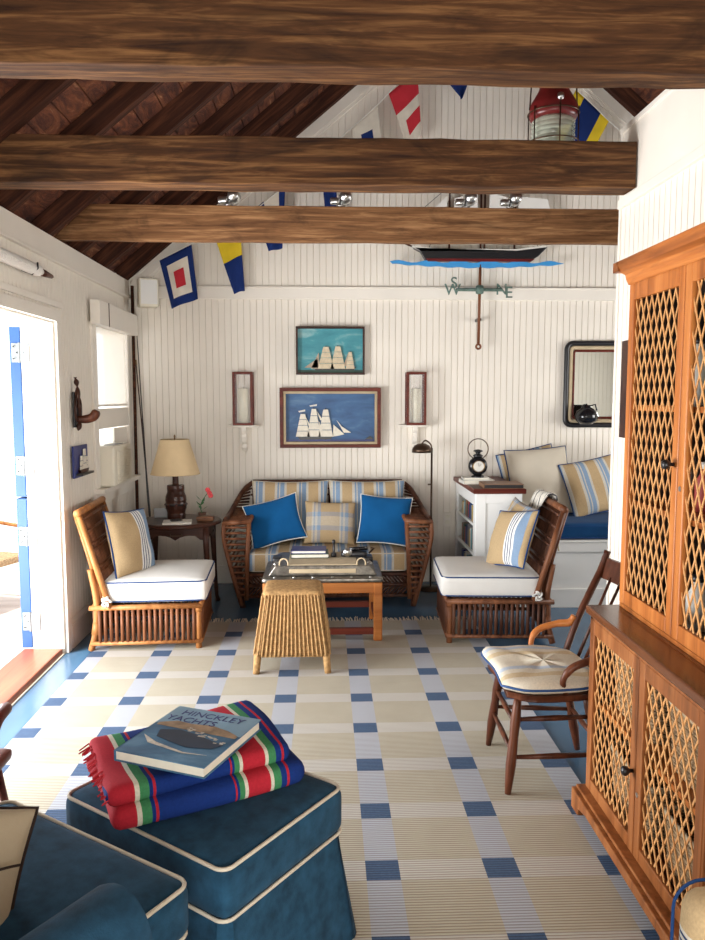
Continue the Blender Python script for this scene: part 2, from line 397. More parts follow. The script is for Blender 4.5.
def letters(name, text, size, m, parent, loc, rot, extrude=0.0006, align='CENTER'):
    cu = bpy.data.curves.new(name, 'FONT'); cu.body = text; cu.size = size; cu.extrude = extrude; cu.align_x = align
    tmp = bpy.data.objects.new('tmp', cu); C.objects.link(tmp)
    me = bpy.data.meshes.new_from_object(tmp.evaluated_get(bpy.context.evaluated_depsgraph_get()))
    bpy.data.objects.remove(tmp); bpy.data.curves.remove(cu)
    me.materials.clear(); me.materials.append(M[m])
    o = bpy.data.objects.new(name, me); C.objects.link(o); o.parent = parent; o.location = loc; o.rotation_euler = rot
    return o
def outline(w, h, pinch, n=14):
    pts = []
    for sx, sz, dx, dz in ((-1, -1, 1, 0), (1, -1, 0, 1), (1, 1, -1, 0), (-1, 1, 0, -1)):
        for i in range(n):
            u = sx + dx * 2 * i / n; v = sz + dz * 2 * i / n
            pts.append((u * w / 2 * (1 - pinch * (1 - v * v)), 0, v * h / 2 * (1 - pinch * (1 - u * u))))
    return pts
def pillow_mb(w, h, t, pinch=0.06, n=18, wob=0.0, seed=0):
    """stuffed square pillow, face in the local XZ plane"""
    mb = MB(); rnd = random.Random(seed); ph = [rnd.uniform(0, 6) for _ in range(4)]
    for sg in (-1, 1):
        vs_ = []; fs = []
        for j in range(n + 1):
            for i in range(n + 1):
                u = math.sin((-1 + 2 * i / n) * math.pi / 2); v = math.sin((-1 + 2 * j / n) * math.pi / 2)
                x = u * w / 2 * (1 - pinch * (1 - v * v)); z = v * h / 2 * (1 - pinch * (1 - u * u))
                y = t / 2 * (max(0, (1 - u * u) * (1 - v * v))) ** 0.42
                y *= 1 + wob * (math.sin(5 * u + ph[0]) * math.cos(4 * v + ph[1]) + 0.6 * math.sin(9 * u * v + ph[2]))
                vs_.append((x, sg * y, z))
        for j in range(n):
            for i in range(n):
                q = (j * (n + 1) + i, j * (n + 1) + i + 1, (j + 1) * (n + 1) + i + 1, (j + 1) * (n + 1) + i)
                fs.append(q if sg < 0 else q[::-1])
        mb.add(vs_, fs)
    return mb
def pillow(name, label, loc, rot, w, h, t, m, pipe=None, group=None, pinch=0.06, wob=0.10, seed=0, pr=0.006):
    o = pillow_mb(w, h, t, pinch, wob=wob, seed=seed).build(name, m, smooth=True, loc=loc, rot=rot)
    tag(o, label, 'pillow', group)
    if pipe: MB().tube(outline(w, h, pinch), pr, 6, closed=True).build('piping', pipe, o, smooth=True)
    return o
def rrect(hx, hy, r, z, n=5):
    pts = []
    for cx, cy, a in ((hx - r, hy - r, 0), (-hx + r, hy - r, 90), (-hx + r, -hy + r, 180), (hx - r, -hy + r, 270)):
        pts += [(x, y, z) for x, y in arc(cx, cy, r, a, a + 90, n)]
    return pts
# ---------------------------------------------------------------- the room
WL, YB, WR, AX = -1.57, 6.25, 1.38, 4.05      # left wall, back wall, partition, far side of the alcove
RIDGE, EAVE, SL = 1.24, 2.46, 0.83
def roof_z(x): return EAVE + SL * ((x - WL) if x < RIDGE else (RIDGE - WL) - (x - RIDGE))

struct(box('floor', 'floor', WL, AX, -1.7, YB, -0.06, 0.0))
def beadboard(mb, axis, face, sgn, a0, a1, z0, ztop, holes=(), pitch=0.051, g=0.006, dep=0.007, backing=0.06):
    """narrow boards with real grooves. axis: the direction they follow; sgn: which way the face looks"""
    def P(a, d, z): return (a, face - sgn * d, z) if axis == 'X' else (face - sgn * d, a, z)
    n = max(1, round((a1 - a0) / pitch)); p = (a1 - a0) / n
    cuts = [a0]
    def quad(aa, da, ab, db):
        mid = (aa + ab) / 2
        zs = [(z0, None)]
        hs = sorted([h for h in holes if h[0] <= mid <= h[1]], key=lambda h: h[2])
        lo = z0; spans = []
        for h in hs:
            if h[2] > lo: spans.append((lo, h[2]))
            lo = max(lo, h[3])
        spans.append((lo, None))
        for s0, s1 in spans:
            ta = ztop(aa) if s1 is None else s1; tb = ztop(ab) if s1 is None else s1
            if max(ta, tb) <= s0: continue
            mb.add([P(aa, da, s0), P(ab, db, s0), P(ab, db, tb), P(aa, da, ta)], [(0, 1, 2, 3) if (sgn < 0) == (axis == 'X') else (3, 2, 1, 0)])
    for i in range(n):
        s = a0 + i * p; e = s + p
        quad(s + g / 2, 0, e - g / 2, 0)
        quad(e - g / 2, 0, e - g / 4, dep); quad(e - g / 4, dep, e + g / 4, dep) if i < n - 1 else None
        if i < n - 1: quad(e + g / 4, dep, e + g / 2, 0)
def backing(mb, axis, face, sgn, a0, a1, z0, z1, holes=(), t=0.08, off=0.009):
    d0, d1 = sorted((face - sgn * off, face - sgn * (off + t)))
    def b(p, q, r, s):
        if q - p < 1e-4 or s - r < 1e-4: return
        mb.box(p, q, d0, d1, r, s) if axis == 'X' else mb.box(d0, d1, p, q, r, s)
    a = a0
    for h in sorted(holes):
        b(a, h[0], z0, z1); b(h[0], h[1], z0, h[2]); b(h[0], h[1], h[3], z1); a = h[1]
    b(a, a1, z0, z1)

mb = MB()
beadboard(mb, 'X', YB, -1, WL, AX, 0, lambda x: roof_z(x) + 0.02)
mb.prism([(WL - 0.1, -0.05), (AX + 0.1, -0.05), (AX + 0.1, EAVE + 0.12), (RIDGE, roof_z(RIDGE) + 0.18), (WL - 0.1, EAVE + 0.12)], YB + 0.009, YB + 0.1)
struct(mb.build('wall_back', 'white_wall'))

DOOR = (2.35, 4.53, 0.0, 1.98); WIN = (5.27, 6.12, 0.92, 2.03)
mb = MB()
beadboard(mb, 'Y', WL, 1, -1.7, YB, 0, lambda y: EAVE, [DOOR, WIN])
backing(mb, 'Y', WL, 1, -1.7, YB, -0.06, EAVE, [DOOR, WIN], t=0.17)
struct(mb.build('wall_left', 'white_wall'))

mb = MB()
beadboard(mb, 'Y', WR, -1, -1.7, 3.58, 0, lambda y: 2.41)
mb.box(WR + 0.009, WR + 0.10, -1.7, 3.58, 0, 2.75)
mb.box(WR - 0.004, WR + 0.02, -1.7, 3.58, 2.41, 2.75)
struct(mb.build('wall_right', 'white_wall'))
mb = MB(); backing(mb, 'Y', AX, -1, 2.9, YB, -0.05, EAVE + 0.1, [(4.1, 5.3, 0.95, 2.05)], t=0.1, off=0)  # opening added to go with the alcove fill light
struct(mb.build('wall_alcove', 'white_wall'))
# wall behind the viewpoint, with a wide opening added to let light in
mb = MB()
for x0, x1, z0, z1 in ((WL, -1.4, -0.05, 2.5), (1.2, AX, -0.05, 2.5), (-1.4, 1.2, -0.05, 0.4), (-1.4, 1.2, 2.5, 2.6)): mb.box(x0, x1, -1.8, -1.7, z0, z1)
mb.prism([(WL, 2.5), (AX, 2.5), (RIDGE, roof_z(RIDGE) + 0.1)], -1.8, -1.7)
struct(mb.build('wall_front', 'white_wall'))
mb = MB()
beadboard(mb, 'X', 3.0, 1, WR + 0.1, AX, 0, lambda x: EAVE)
mb.box(WR + 0.1, AX, 2.9, 2.99, -0.05, EAVE)
struct(mb.build('wall_passage', 'white_wall'))

# roof: boards lying across the rafters
roof = MB(); nb = 26
for side in (0, 1):
    for i in range(nb):
        a, b_ = i / nb, (i + 1) / nb - 0.002
        if side == 0:
            xa, xb = WL - 0.12 + (RIDGE - WL + 0.12) * a, WL - 0.12 + (RIDGE - WL + 0.12) * b_
        else:
            xa, xb = AX + 0.12 - (AX + 0.12 - RIDGE) * a, AX + 0.12 - (AX + 0.12 - RIDGE) * b_
        za, zb = roof_z(xa) + 0.15, roof_z(xb) + 0.15
        roof.prism([(xa, za), (xb, zb), (xb, zb + 0.03), (xa, za + 0.03)] if side == 0 else [(xb, zb), (xa, za), (xa, za + 0.03), (xb, zb + 0.03)], -1.8, YB + 0.05)
roof.prism([(RIDGE - 0.03, roof_z(RIDGE) - 0.02), (RIDGE + 0.03, roof_z(RIDGE) - 0.02), (RIDGE + 0.03, roof_z(RIDGE) + 0.17), (RIDGE - 0.03, roof_z(RIDGE) + 0.17)], -1.8, YB)
# sheathing outside, so no daylight leaks between the boards
for xa, xb in ((WL - 0.2, RIDGE), (RIDGE, AX + 0.2)):
    roof.prism([(xa, roof_z(xa) + 0.185), (xb, roof_z(xb) + 0.185), (xb, roof_z(xb) + 0.24), (xa, roof_z(xa) + 0.24)], -1.9, YB + 0.12)
ceiling = struct(roof.build('ceiling', 'roof'))
for k in range(14):
    y = YB - 0.058 - k * 0.56
    for side in (0, 1):
        m_ = MB(); xa, xb = (WL - 0.05, RIDGE - 0.03) if side == 0 else (AX + 0.05, RIDGE + 0.03)
        a = Vector((xa, y, roof_z(xa) + 0.072)); b_ = Vector((xb, y, roof_z(xb) + 0.072))
        L = (b_ - a).length; m_.box(0, L, -0.028, 0.028, -0.058, 0.058)
        o = m_.build('rafter', 'rafter', ceiling); o.location = a
        o.rotation_euler = (0, -math.atan2(b_.z - a.z, abs(b_.x - a.x)) if side == 0 else math.pi + math.atan2(b_.z - a.z, abs(b_.x - a.x)), 0)

# mouldings
k = 0
def trim(mb, m='white', **kw):
    global k; k += 1
    return struct(mb.build('trim_%d' % k, m, **kw))
trim(MB().box(WL, AX, YB - 0.022, YB, 2.325, 2.415).box(WL, AX, YB - 0.03, YB, 2.415, 2.425), bevel=0.003)
for x0, x1 in ((WL, RIDGE), (AX, RIDGE)):
    m_ = MB(); z0, z1 = roof_z(x0), roof_z(x1)
    m_.prism([(x0, z0 - 0.10), (x1, z1 - 0.10), (x1, z1 + 0.03), (x0, z0 + 0.03)], YB - 0.026, YB)
    m_.prism([(x0, z0 - 0.13), (x1, z1 - 0.13), (x1, z1 - 0.10), (x0, z0 - 0.10)], YB - 0.016, YB); trim(m_)
trim(MB().box(WL, WL + 0.016, -1.7, YB - 0.03, 2.335, 2.46).box(WL, WL + 0.028, -1.7, YB - 0.03, 2.32, 2.337), bevel=0.003)
trim(MB().box(WR - 0.022, WR - 0.004, -1.7, 3.58, 2.41, 2.45).box(WR - 0.012, WR + 0.12, -1.7, 3.6, 2.75, 2.775), bevel=0.003)
trim(MB().box(WR - 0.006, WR + 0.11, 3.575, 3.60, 0, 2.75))
struct(box('baseboard_left', 'white', WL, WL + 0.016, 4.62, YB - 0.02, 0, 0.15))
struct(box('baseboard_back', 'white', WL + 0.016, AX, YB - 0.016, YB, 0, 0.15))
# plain boards around the door, the panel edge above it
trim(MB().box(WL, WL + 0.010, 4.60, 5.20, 0.15, 0.19).box(WL, WL + 0.012, 1.8, 4.66, 2.065, 2.10), bevel=0.002)

# ---------------------------------------------------------------- side door with the red sill, leaves folded back outside
D0, D1, _, DZ = DOOR
fr = MB()
fr.box(WL - 0.005, WL + 0.018, D1, D1 + 0.062, 0, DZ); fr.box(WL - 0.005, WL + 0.018, D0 - 0.062, D0, 0, DZ)
fr.box(WL - 0.005, WL + 0.022, D0 - 0.066, D1 + 0.066, DZ + .0005, DZ + 0.066)
fr.box(WL - 0.19, WL - 0.004, D1 - 0.012, D1 + 0.02, 0.03, DZ); fr.box(WL - 0.19, WL - 0.004, D0 - 0.02, D0 + 0.012, 0.03, DZ); fr.box(WL - 0.19, WL - 0.006, D0 + .012, D1 - .012, DZ - 0.012, DZ + 0.02)
door = struct(fr.build('door_1', 'white', bevel=0.003))
MB().box(WL - 0.25, WL - 0.02, D0 - 0.05, D1 - 0.002, -0.05, 0.034).build('sill', 'sill', door, bevel=0.008)
for z0, z1 in ((0.035, 0.945), (0.955, 1.95)):
    lf = MB().box(WL - 0.262, WL - 0.20, D1 + 0.005, D1 + 0.78, z0, z1).build('door_leaf', 'bluepaint', door, bevel=0.004)
    for z in ((0.20, 0.72) if z0 < 0.5 else (1.14, 1.80)):
        h = MB().box(WL - 0.250, WL - 0.204, D1 - 0.0, D1 + 0.006, z - 0.055, z + 0.055)
        h.box(WL - 0.192, WL - 0.140, D1 - 0.018, D1 - 0.011, z - 0.055, z + 0.055)
        h.tube([(WL - 0.199, D1 - 0.012, z - 0.058), (WL - 0.199, D1 - 0.012, z + 0.058)], 0.008, 8)
        for dx, dz in ((-0.238, 0.035), (-0.238, -0.035), (-0.218, 0), (-0.155, 0.035), (-0.155, -0.035), (-0.175, 0)):
            h.box(WL + dx - 0.003, WL + dx + 0.003, D1 - 0.021, D1 + 0.0, z + dz - 0.003, z + dz + 0.003)
        h.build('hinge', 'galv', lf)

# outside: deck boards and a cane chair on them
dk = MB()
for i in range(22):
    y = 1.0 + i * 0.30
    dk.box(-8.0, WL - 0.26, y, y + 0.292, -0.09, -0.05)
dk.box(-8.0, WL - 0.26, 0.9, 7.7, -0.14, -0.10)
tag(dk.build('deck', 'deckwood'), 'sun-bleached plank deck outside the open side door', 'deck', kind='structure')

# ---------------------------------------------------------------- window in the left wall
W0, W1, WZ0, WZ1 = WIN
w = MB()
for a in ((W0 - 0.07, W0, WZ0 - 0.03, WZ1 + 0.02), (W1, W1 + 0.07, WZ0 - 0.03, WZ1 + 0.02)): w.box(WL, WL + 0.018, *a)
w.box(WL, WL + 0.02, W0 - 0.1, W1 + 0.08, WZ0 - 0.12, WZ0 - 0.03)
w.box(WL - 0.12, WL + 0.02, W0, W0 + 0.02, WZ0, WZ1); w.box(WL - 0.12, WL + 0.02, W1 - 0.02, W1, WZ0, WZ1)
window = struct(w.build('window_1', 'white', bevel=0.003))
MB().box(WL - 0.1, WL + 0.075, W0 - 0.09, W1 + 0.07, WZ0 - 0.035, WZ0 - 0.003).build('window_sill', 'white', window, bevel=0.004)
MB().box(WL - 0.05, WL + 0.012, W0 + 0.02, W1 - 0.02, 1.32, 1.46).build('meeting_rail', 'white', window, bevel=0.004)
MB().box(WL - 0.08, WL - 0.076, W0 + 0.02, W1 - 0.02, WZ0, WZ1).build('pane', 'glass', window)
m_, nt, b = new_mat('sheer_blind_cloth', 0.8); b.inputs['Base Color'].default_value = (0.86, 0.84, 0.78, 1)
b.inputs['Transmission Weight'].default_value = 0.0; b.inputs['Alpha'].default_value = 0.38
bump(nt, b, noise(nt, coords(nt), 180, 2), 0.2, 0.001); M['sheer'] = m_
bl = MB().box(WL - 0.006, WL - 0.003, W0 + 0.02, W1 - 0.02, 1.49, 2.05).build('roller_blind', 'sheer')
tag(bl, 'sheer white roller blind drawn over the upper window sash', 'blind')
MB().box(WL - 0.012, WL + 0.004, W0 + 0.02, W1 - 0.02, 1.475, 1.49).build('bottom_bar', 'white', bl)
vb = MB().box(WL + 0.019, WL + 0.085, W0 - 0.11, W1 + 0.06, 2.025, 2.185).build('pelmet_box', 'white', bevel=0.004)
tag(vb, 'boxy white wooden pelmet above the small side window', 'pelmet')
MB().box(WL + 0.085, WL + 0.089, W0 + 0.10, W0 + 0.106, 2.025, 2.185).build('board_joint', 'dark_wood', vb)
# air conditioner in the lower sash
ac = thing('air_conditioner', 'ivory window air conditioner sitting on the sill of the side window', 'air conditioner', (WL, W0 + 0.25, WZ0))
MB().box(-0.02, -0.005, 0.225, W1 - W0 - 0.27, 0.0, 0.39).build('side_panel', 'white', ac)
body = MB().box(-0.12, 0.115, -0.225, 0.225, 0.0, 0.285).build('body', 'plastic', ac, bevel=0.015)
gr = MB()
for i in range(15): gr.box(0.120, 0.127, -0.14, 0.19, 0.025 + i * 0.0145, 0.032 + i * 0.0145)
gr.box(0.115, 0.120, -0.15, 0.20, 0.015, 0.245)
gr.build('grille', 'plastic', ac)
cp = MB().box(0.02, 0.09, -0.14, 0.10, 0.285, 0.289)
cp.build('vent_slot', 'galv', ac)

# ---------------------------------------------------------------- roof tie beams
def beam(label, x0, x1, y0, y1, z0, z1, m, cut=False):
    mb = MB(); n = 24
    rnd = random.Random(int(y0 * 10))
    # slightly uneven arrises, sawn face
    ring = []
    for i in range(n + 1):
        x = x0 + (x1 - x0) * i / n; j = lambda s: rnd.uniform(-s, s)
        ring.append([(x, y0 + j(.002), z0 + j(.004)), (x, y1 + j(.002), z0 + j(.003)), (x, y1 + j(.002), z1 + j(.003)), (x, y0 + j(.002), z1 + j(.003))])
    if cut:
        for k_ in (2, 3): ring[0][k_] = (x0 + 0.24, ring[0][k_][1], z1)
        ring[1] = [((x0 + (x1 - x0) / n if q < 2 else x0 + 0.26), ring[1][q][1], ring[1][q][2]) for q in range(4)]
    vs_ = [p for r_ in ring for p in r_]; fs = []
    for i in range(n):
        for q in range(4):
            fs.append((i * 4 + q, i * 4 + (q + 1) % 4, (i + 1) * 4 + (q + 1) % 4, (i + 1) * 4 + q))
    fs += [(3, 2, 1, 0), (n * 4, n * 4 + 1, n * 4 + 2, n * 4 + 3)]
    mb.add(vs_, fs); return tag(mb.build('tie_beam', m, bevel=0.004), label, 'beam')
beam('nearest dark timber beam across the very top of the room', WL - 0.02, WR + 0.03, 2.215, 2.335, 2.462, 2.80, 'beam')
beam('middle rough-sawn beam, its right end meeting the white partition', WL - 0.02, WR - 0.01, 3.40, 3.53, 2.462, 2.66, 'beam')
beam('farthest and palest beam, with the clip-on spotlights on it', WL - 0.06, AX, 4.70, 4.76, 2.478, 2.685, 'beam_light', cut=True)
# ---------------------------------------------------------------- rug
rg = thing('rug', 'cream flatweave rug with pale bands and blue squares on the blue floor', 'rug')
MB().box(-1.415, 1.018, 0.4, 5.10, 0.001, 0.010).build('rug_field', 'rug', rg)
fg = MB(); rnd = random.Random(3)
for i in range(260):
    x = -1.41 + 2.42 * i / 259; a = rnd.uniform(-.02, .02)
    fg.bar((x, 5.10, 0.008), (x + a, 5.10 + rnd.uniform(.05, .085), 0.006 + rnd.uniform(0, .012)), 0.006, 0.004)
fg.build('fringe', 'cream', rg)

# ---------------------------------------------------------------- wicker armless chairs
def wicker_chair(label, loc, rz, m, mback, cord, mirror=False):
    t = thing('wicker_chair', label, 'chair', loc, rz)          # front along +x, seat centre at the origin
    L, Wd = 0.32, 0.31; sz = 0.275
    for sy in (-1, 1):
        MB().tube([(L - .015, sy * (Wd - .015), 0), (L - .015, sy * (Wd - .015), sz)], 0.019, 10).build('leg', m, t, smooth=True)
        MB().tube(smooth_path([(-L - .02, sy * (Wd - .015), 0), (-L + .01, sy * (Wd - .015), .12), (-L + .02, sy * (Wd - .015), .30), (-L - .01, sy * (Wd - .015), .5)], 5), 0.019, 10).build('leg', m, t, smooth=True)
    fr = MB()
    for z, r_ in ((0.045, 0.013), (sz - .01, 0.016)):
        fr.tube([(L, -Wd, z), (L, Wd, z)], r_, 8); fr.tube([(-L, -Wd, z), (-L, Wd, z)], r_, 8)
        fr.tube([(-L - .02, Wd, z), (L, Wd, z)], r_, 8); fr.tube([(-L - .02, -Wd, z), (L, -Wd, z)], r_, 8)
    for i in range(6): fr.tube([(-L, -Wd + .1 * i + .05, sz - .01), (L, -Wd + .1 * i + .05, sz - .01)], 0.008, 6)
    fr.build('seat_frame', m, t, smooth=True)
    ap = MB(); n = 18
    for i in range(n):
        x = -L + .04 + (2 * L - .08) * i / (n - 1)
        for sy in (-1, 1): ap.tube([(x, sy * Wd, .045), (x, sy * Wd, sz - .01)], 0.0115, 6)
    for i in range(17):
        y = -Wd + .04 + (2 * Wd - .08) * i / 16
        ap.tube([(L, y, .045), (L, y, sz - .01)], 0.0115, 6); ap.tube([(-L, y, .045), (-L, y, sz - .01)], 0.0115, 6)
    ap.build('slat_apron', mback, t, smooth=True)
    # raked back: two front stiles, two rear stiles, woven panel
    bx0, bx1, bz0, bz1 = -L + .10, -L - .07, sz + .0, 0.845
    def B(f, y): return (bx0 + (bx1 - bx0) * f, y, bz0 + (bz1 - bz0) * f)
    bf = MB()
    for sy in (-1, 1):
        bf.tube([B(-.02, sy * Wd), B(.5, sy * Wd), B(1.0, sy * (Wd - .01))], 0.018, 10)
        bf.tube([(bx0 - .05, sy * (Wd - .03), .30), (B(.55, 0)[0] - .03, sy * (Wd - .03), B(.55, 0)[2]), (B(.98, 0)[0] - .025, sy * (Wd - .03), .84)], 0.014, 8)
    bf.tube([B(1, -Wd - .01), B(1, Wd + .01)], 0.022, 10); bf.tube([B(.02, -Wd), B(.02, Wd)], 0.014, 8)
    bf.build('back_frame', m, t, smooth=True)
    bp = MB(); n = 21
    for i in range(n):
        y = -Wd + .025 + (2 * Wd - .05) * i / (n - 1); bp.tube([B(.02, y), B(.98, y)], 0.0072, 5)
    for f in (.2, .36, .42, .60, .66, .80, .93):
        bp.tube([(B(f, 0)[0] + .010, -Wd, B(f, 0)[2]), (B(f, 0)[0] + .010, Wd, B(f, 0)[2])], 0.009, 6)
    bp.build('woven_back', mback, t, smooth=True)
    # binding wraps
    for sy in (-1, 1):
        MB().tube([(L - .015, sy * (Wd - .015), sz - .045), (L - .015, sy * (Wd - .015), sz - .005)], 0.024, 10).build('cane_binding', m, t, smooth=True)
        MB().tube([(-L + .01, sy * (Wd - .015), .10), (-L + .02, sy * (Wd - .015), .17)], 0.026, 10).build('cane_binding', m, t, smooth=True)
    cz = sz + .012
    cu = MB().rbox(.315, .305, .07, .035, c=(.045, 0, cz + .07), n=10, puff=.022).build('seat_cushion', 'off_white', t, smooth=True)
    pp = MB()
    for z in (cz + .012, cz + .128): pp.tube([(p[0] + .045, p[1], z) for p in rrect(.310, .300, .05, 0)], 0.0045, 6, closed=True)
    pp.build('piping', cord, cu, smooth=True)
    for s in (-1, 1):
        tb = MB()
        c0 = Vector((-.235, s * .315, cz + .02)); 
        for q in range(5):
            a = q * 1.25; tb.tube(smooth_path([c0, c0 + Vector((.03 * math.cos(a), s * .012, .03 * math.sin(a))), c0 + Vector((.012 * math.cos(a + .9), s * .02, .024 * math.sin(a + .9))), c0], 4), 0.006, 5)
        tb.build('tie_bow', 'off_white', cu, smooth=True)
    return t
wicker_chair('light rattan armless chair with white cushion by the open side door', (-1.10, 4.86, 0.0105), R(3), 'cane_light', 'cane_mid', 'cord_blue')
wicker_chair('dark brown rattan armless chair with white cushion before the white bookcase', (1.095, 4.90, 0.0105), R(180 - 3), 'cane_mid', 'cane_dark', 'cord_blue')
pillow('throw_pillow', 'tan pillow with blue pinstripes on the light rattan chair by the door', (-1.235, 4.80, 0.625), (R(-16), R(4), R(62)), 0.36, 0.42, 0.14, 'ticking', 'cord_blue', seed=1)
pillow('throw_pillow', 'tan pillow with navy edge, nearer of two on the dark rattan chair', (1.20, 4.80, 0.635), (R(-24), R(-8), R(-66)), 0.40, 0.38, 0.13, 'ticking', 'cord_blue', seed=2)
pillow('throw_pillow', 'tan and pale blue pillow half hidden behind another on the dark rattan chair', (1.265, 5.0, 0.655), (R(-22), R(4), R(-84)), 0.40, 0.40, 0.11, 'stripe_patch', None, seed=3)
# woven throw hung over the top of the dark chair
th = MB(); n1, n2 = 14, 18
vs_ = []; 
for j in range(n2 + 1):
    f = j / n2
    for i in range(n1 + 1):
        g_ = i / n1
        y = 4.93 + .26 * g_ + .012 * math.sin(9 * f + 3 * g_)
        if f < .42: q = f / .42; x = 1.375 + .075 * q; z = .72 + .175 * q
        elif f < .55: q = (f - .42) / .13; x = 1.45 + .065 * q; z = .895 + .012 * math.sin(math.pi * q)
        else: q = (f - .55) / .45; x = 1.515 + .03 * q; z = .895 - .30 * q
        x += .012 * math.sin(14 * g_ + 2 * f); z += .008 * math.sin(11 * g_)
        vs_.append((x, y, z))
th.add(vs_, [(j * (n1 + 1) + i, j * (n1 + 1) + i + 1, (j + 1) * (n1 + 1) + i + 1, (j + 1) * (n1 + 1) + i) for j in range(n2) for i in range(n1)])
M['throw'] = striped('ivory_throw_with_dark_threads', [(0, (0.72, 0.68, 0.6)), (0.36, (0.72, 0.68, 0.6)), (0.40, (0.05, 0.05, 0.06)), (0.5, (0.74, 0.70, 0.62)), (0.8, (0.10, 0.10, 0.11)), (0.86, (0.72, 0.68, 0.6))], 0.055, 1)
o = th.build('woven_throw', 'throw', smooth=True); sm = o.modifiers.new('thick', 'SOLIDIFY'); sm.thickness = 0.008; sm.offset = 0
tag(o, 'white throw with dark threads draped over the top of the dark rattan chair', 'throw')
tf = MB()
for i in range(16):
    y = 4.935 + .25 * i / 15; tf.tube([(1.545, y, .595), (1.55 + rnd.uniform(-.008, .008), y + rnd.uniform(-.01, .01), .52)], 0.003, 4)
tf.build('tassels', 'rope_tan', o)

# ---------------------------------------------------------------- wicker loveseat
s = thing('wicker_loveseat', 'dark wicker loveseat with striped seat cushion against the back wall', 'sofa', (0.02, 5.80, 0))
fx, ff, fb = 0.60, -0.30, 0.30      # half width inside the arms, front, back
for sx in (-1, 1):
    for yy in (ff, fb): MB().tube([(sx * .63, yy, 0), (sx * .66, yy, .30)], 0.022, 8).build('leg', 'cane_dark', s, smooth=True)
    # arm: flaring slatted front, side of stacked slats, flat top
    a = MB()
    io, oo = .575, .755
    a.tube(smooth_path([(sx * .635, ff - .02, .02), (sx * .70, ff - .02, .26), (sx * oo, ff - .02, .50), (sx * oo, ff - .02, .625)], 5), 0.017, 8)
    a.tube([(sx * .60, ff - .02, .06), (sx * .59, ff - .02, .40), (sx * io, ff - .02, .635)], 0.017, 8)
    a.tube([(sx * (io - .01), ff - .02, .64), (sx * (oo + .01), ff - .02, .63)], 0.019, 8)
    for sy_ in ((oo, .625), (io, .635)): a.tube([(sx * sy_[0], ff - .02, sy_[1]), (sx * sy_[0], fb - .02, sy_[1] + .02)], 0.017, 8)
    n = 13
    for i in range(n):
        z = .10 + .50 * i / (n - 1); xo = .655 + (oo - .655) * min(1, (z - .06) / .42)
        xi = .60 - .025 * z
        a.tube([(sx * xi, ff - .025, z), (sx * xo, ff - .025, z)], 0.0095, 6)
        a.tube([(sx * xo, ff, z), (sx * xo, fb, z)], 0.0085, 6)
        a.tube([(sx * xi, ff, z), (sx * xi, fb, z)], 0.0085, 6)
    for i in range(15):
        y = ff + .6 * i / 14; a.tube([(sx * io, y, .645), (sx * oo, y, .635)], 0.010, 6)
    a.build('arm', 'cane_mid', s, smooth=True)
bk = MB()
top = [(-.60, fb - .01, .86), (.60, fb - .01, .86)]
bk.tube(top, .022, 8); bk.tube([(-.60, fb - .02, .835), (.60, fb - .02, .835)], .012, 6)
for sx in (-1, 1):
    bk.tube(smooth_path([(sx * .60, fb - .01, .86), (sx * .67, fb - .06, .80), (sx * .745, ff + .32, .665), (sx * .755, ff + .05, .64)], 6), .020, 8)
    for i in range(7):
        f = i / 6.; bk.tube([(sx * (.62 + .02 * f), fb - .02 - .02 * f, .81 - .026 * i), (sx * (.665 + .07 * f), fb - .06 - .14 * f, .79 - .018 * i)], .0085, 6)
for i in range(46):
    x = -.6 + 1.2 * i / 45; bk.tube([(x, fb, .18), (x, fb - .012, .85)], .0075, 5)
for z in (.30, .50, .66, .76, .81): bk.tube([(-.62, fb - .012, z), (.62, fb - .012, z)], .009, 6)
bk.build('back', 'cane_dark', s, smooth=True)
ap = MB()
for z in (.085, .165, .245): ap.tube([(-.60, ff - .015, z), (.60, ff - .015, z)], .013, 8)
for r_, z0 in ((0, .085), (1, .165)):
    for i in range(44):
        x = -.59 + 1.14 * i / 43; d = .035 if (r_ == 0) else -.035
        ap.tube([(x - d + .02, ff - .012, z0), (x + d + .02, ff - .012, z0 + .08)], .0075, 5)
ap.build('lattice_apron', 'cane_dark', s, smooth=True)
cu = MB().rbox(.585, .30, .075, .03, c=(0, -.02, .335), n=12, puff=.02).build('seat_cushion', 'stripe_wide', s, smooth=True)
pp = MB()
for z in (.272, .398): pp.tube([(p[0], p[1] - .02, z) for p in rrect(.58, .295, .04, 0)], .004, 6, closed=True)
pp.build('piping', 'cream', cu, smooth=True)
dk_ = MB().box(-.6, .6, ff, fb, .225, .25).build('seat_deck', 'cane_dark', s)
g = 'cushions on the loveseat'
pillow('back_pillow', 'large striped back pillow on the left half of the loveseat', (-.275, 5.93, .655), (R(-14), 0, 0), .60, .47, .16, 'stripe_wide', 'cream', g, seed=4, pr=.004)
pillow('back_pillow', 'large striped back pillow on the right half of the loveseat', (.33, 5.93, .655), (R(-14), 0, 0), .60, .47, .16, 'stripe_wide', 'cream', g, seed=5, pr=.004)
pillow('throw_pillow', 'royal blue pillow with white cord tilted at the left of the loveseat', (-.385, 5.73, .60), (R(-24), R(-14), R(5)), .42, .36, .14, 'royal', 'cord_white', g, pinch=.10, seed=6)
pillow('throw_pillow', 'royal blue pillow with white cord, upright at the right of the loveseat', (.455, 5.74, .605), (R(-22), R(4), R(-6)), .40, .38, .14, 'royal', 'cord_white', g, pinch=.08, seed=7)
pillow('throw_pillow', 'small patchwork striped pillow between the two blue pillows', (.035, 5.75, .585), (R(-22), R(2), 0), .39, .33, .13, 'stripe_patch', None, g, seed=8)

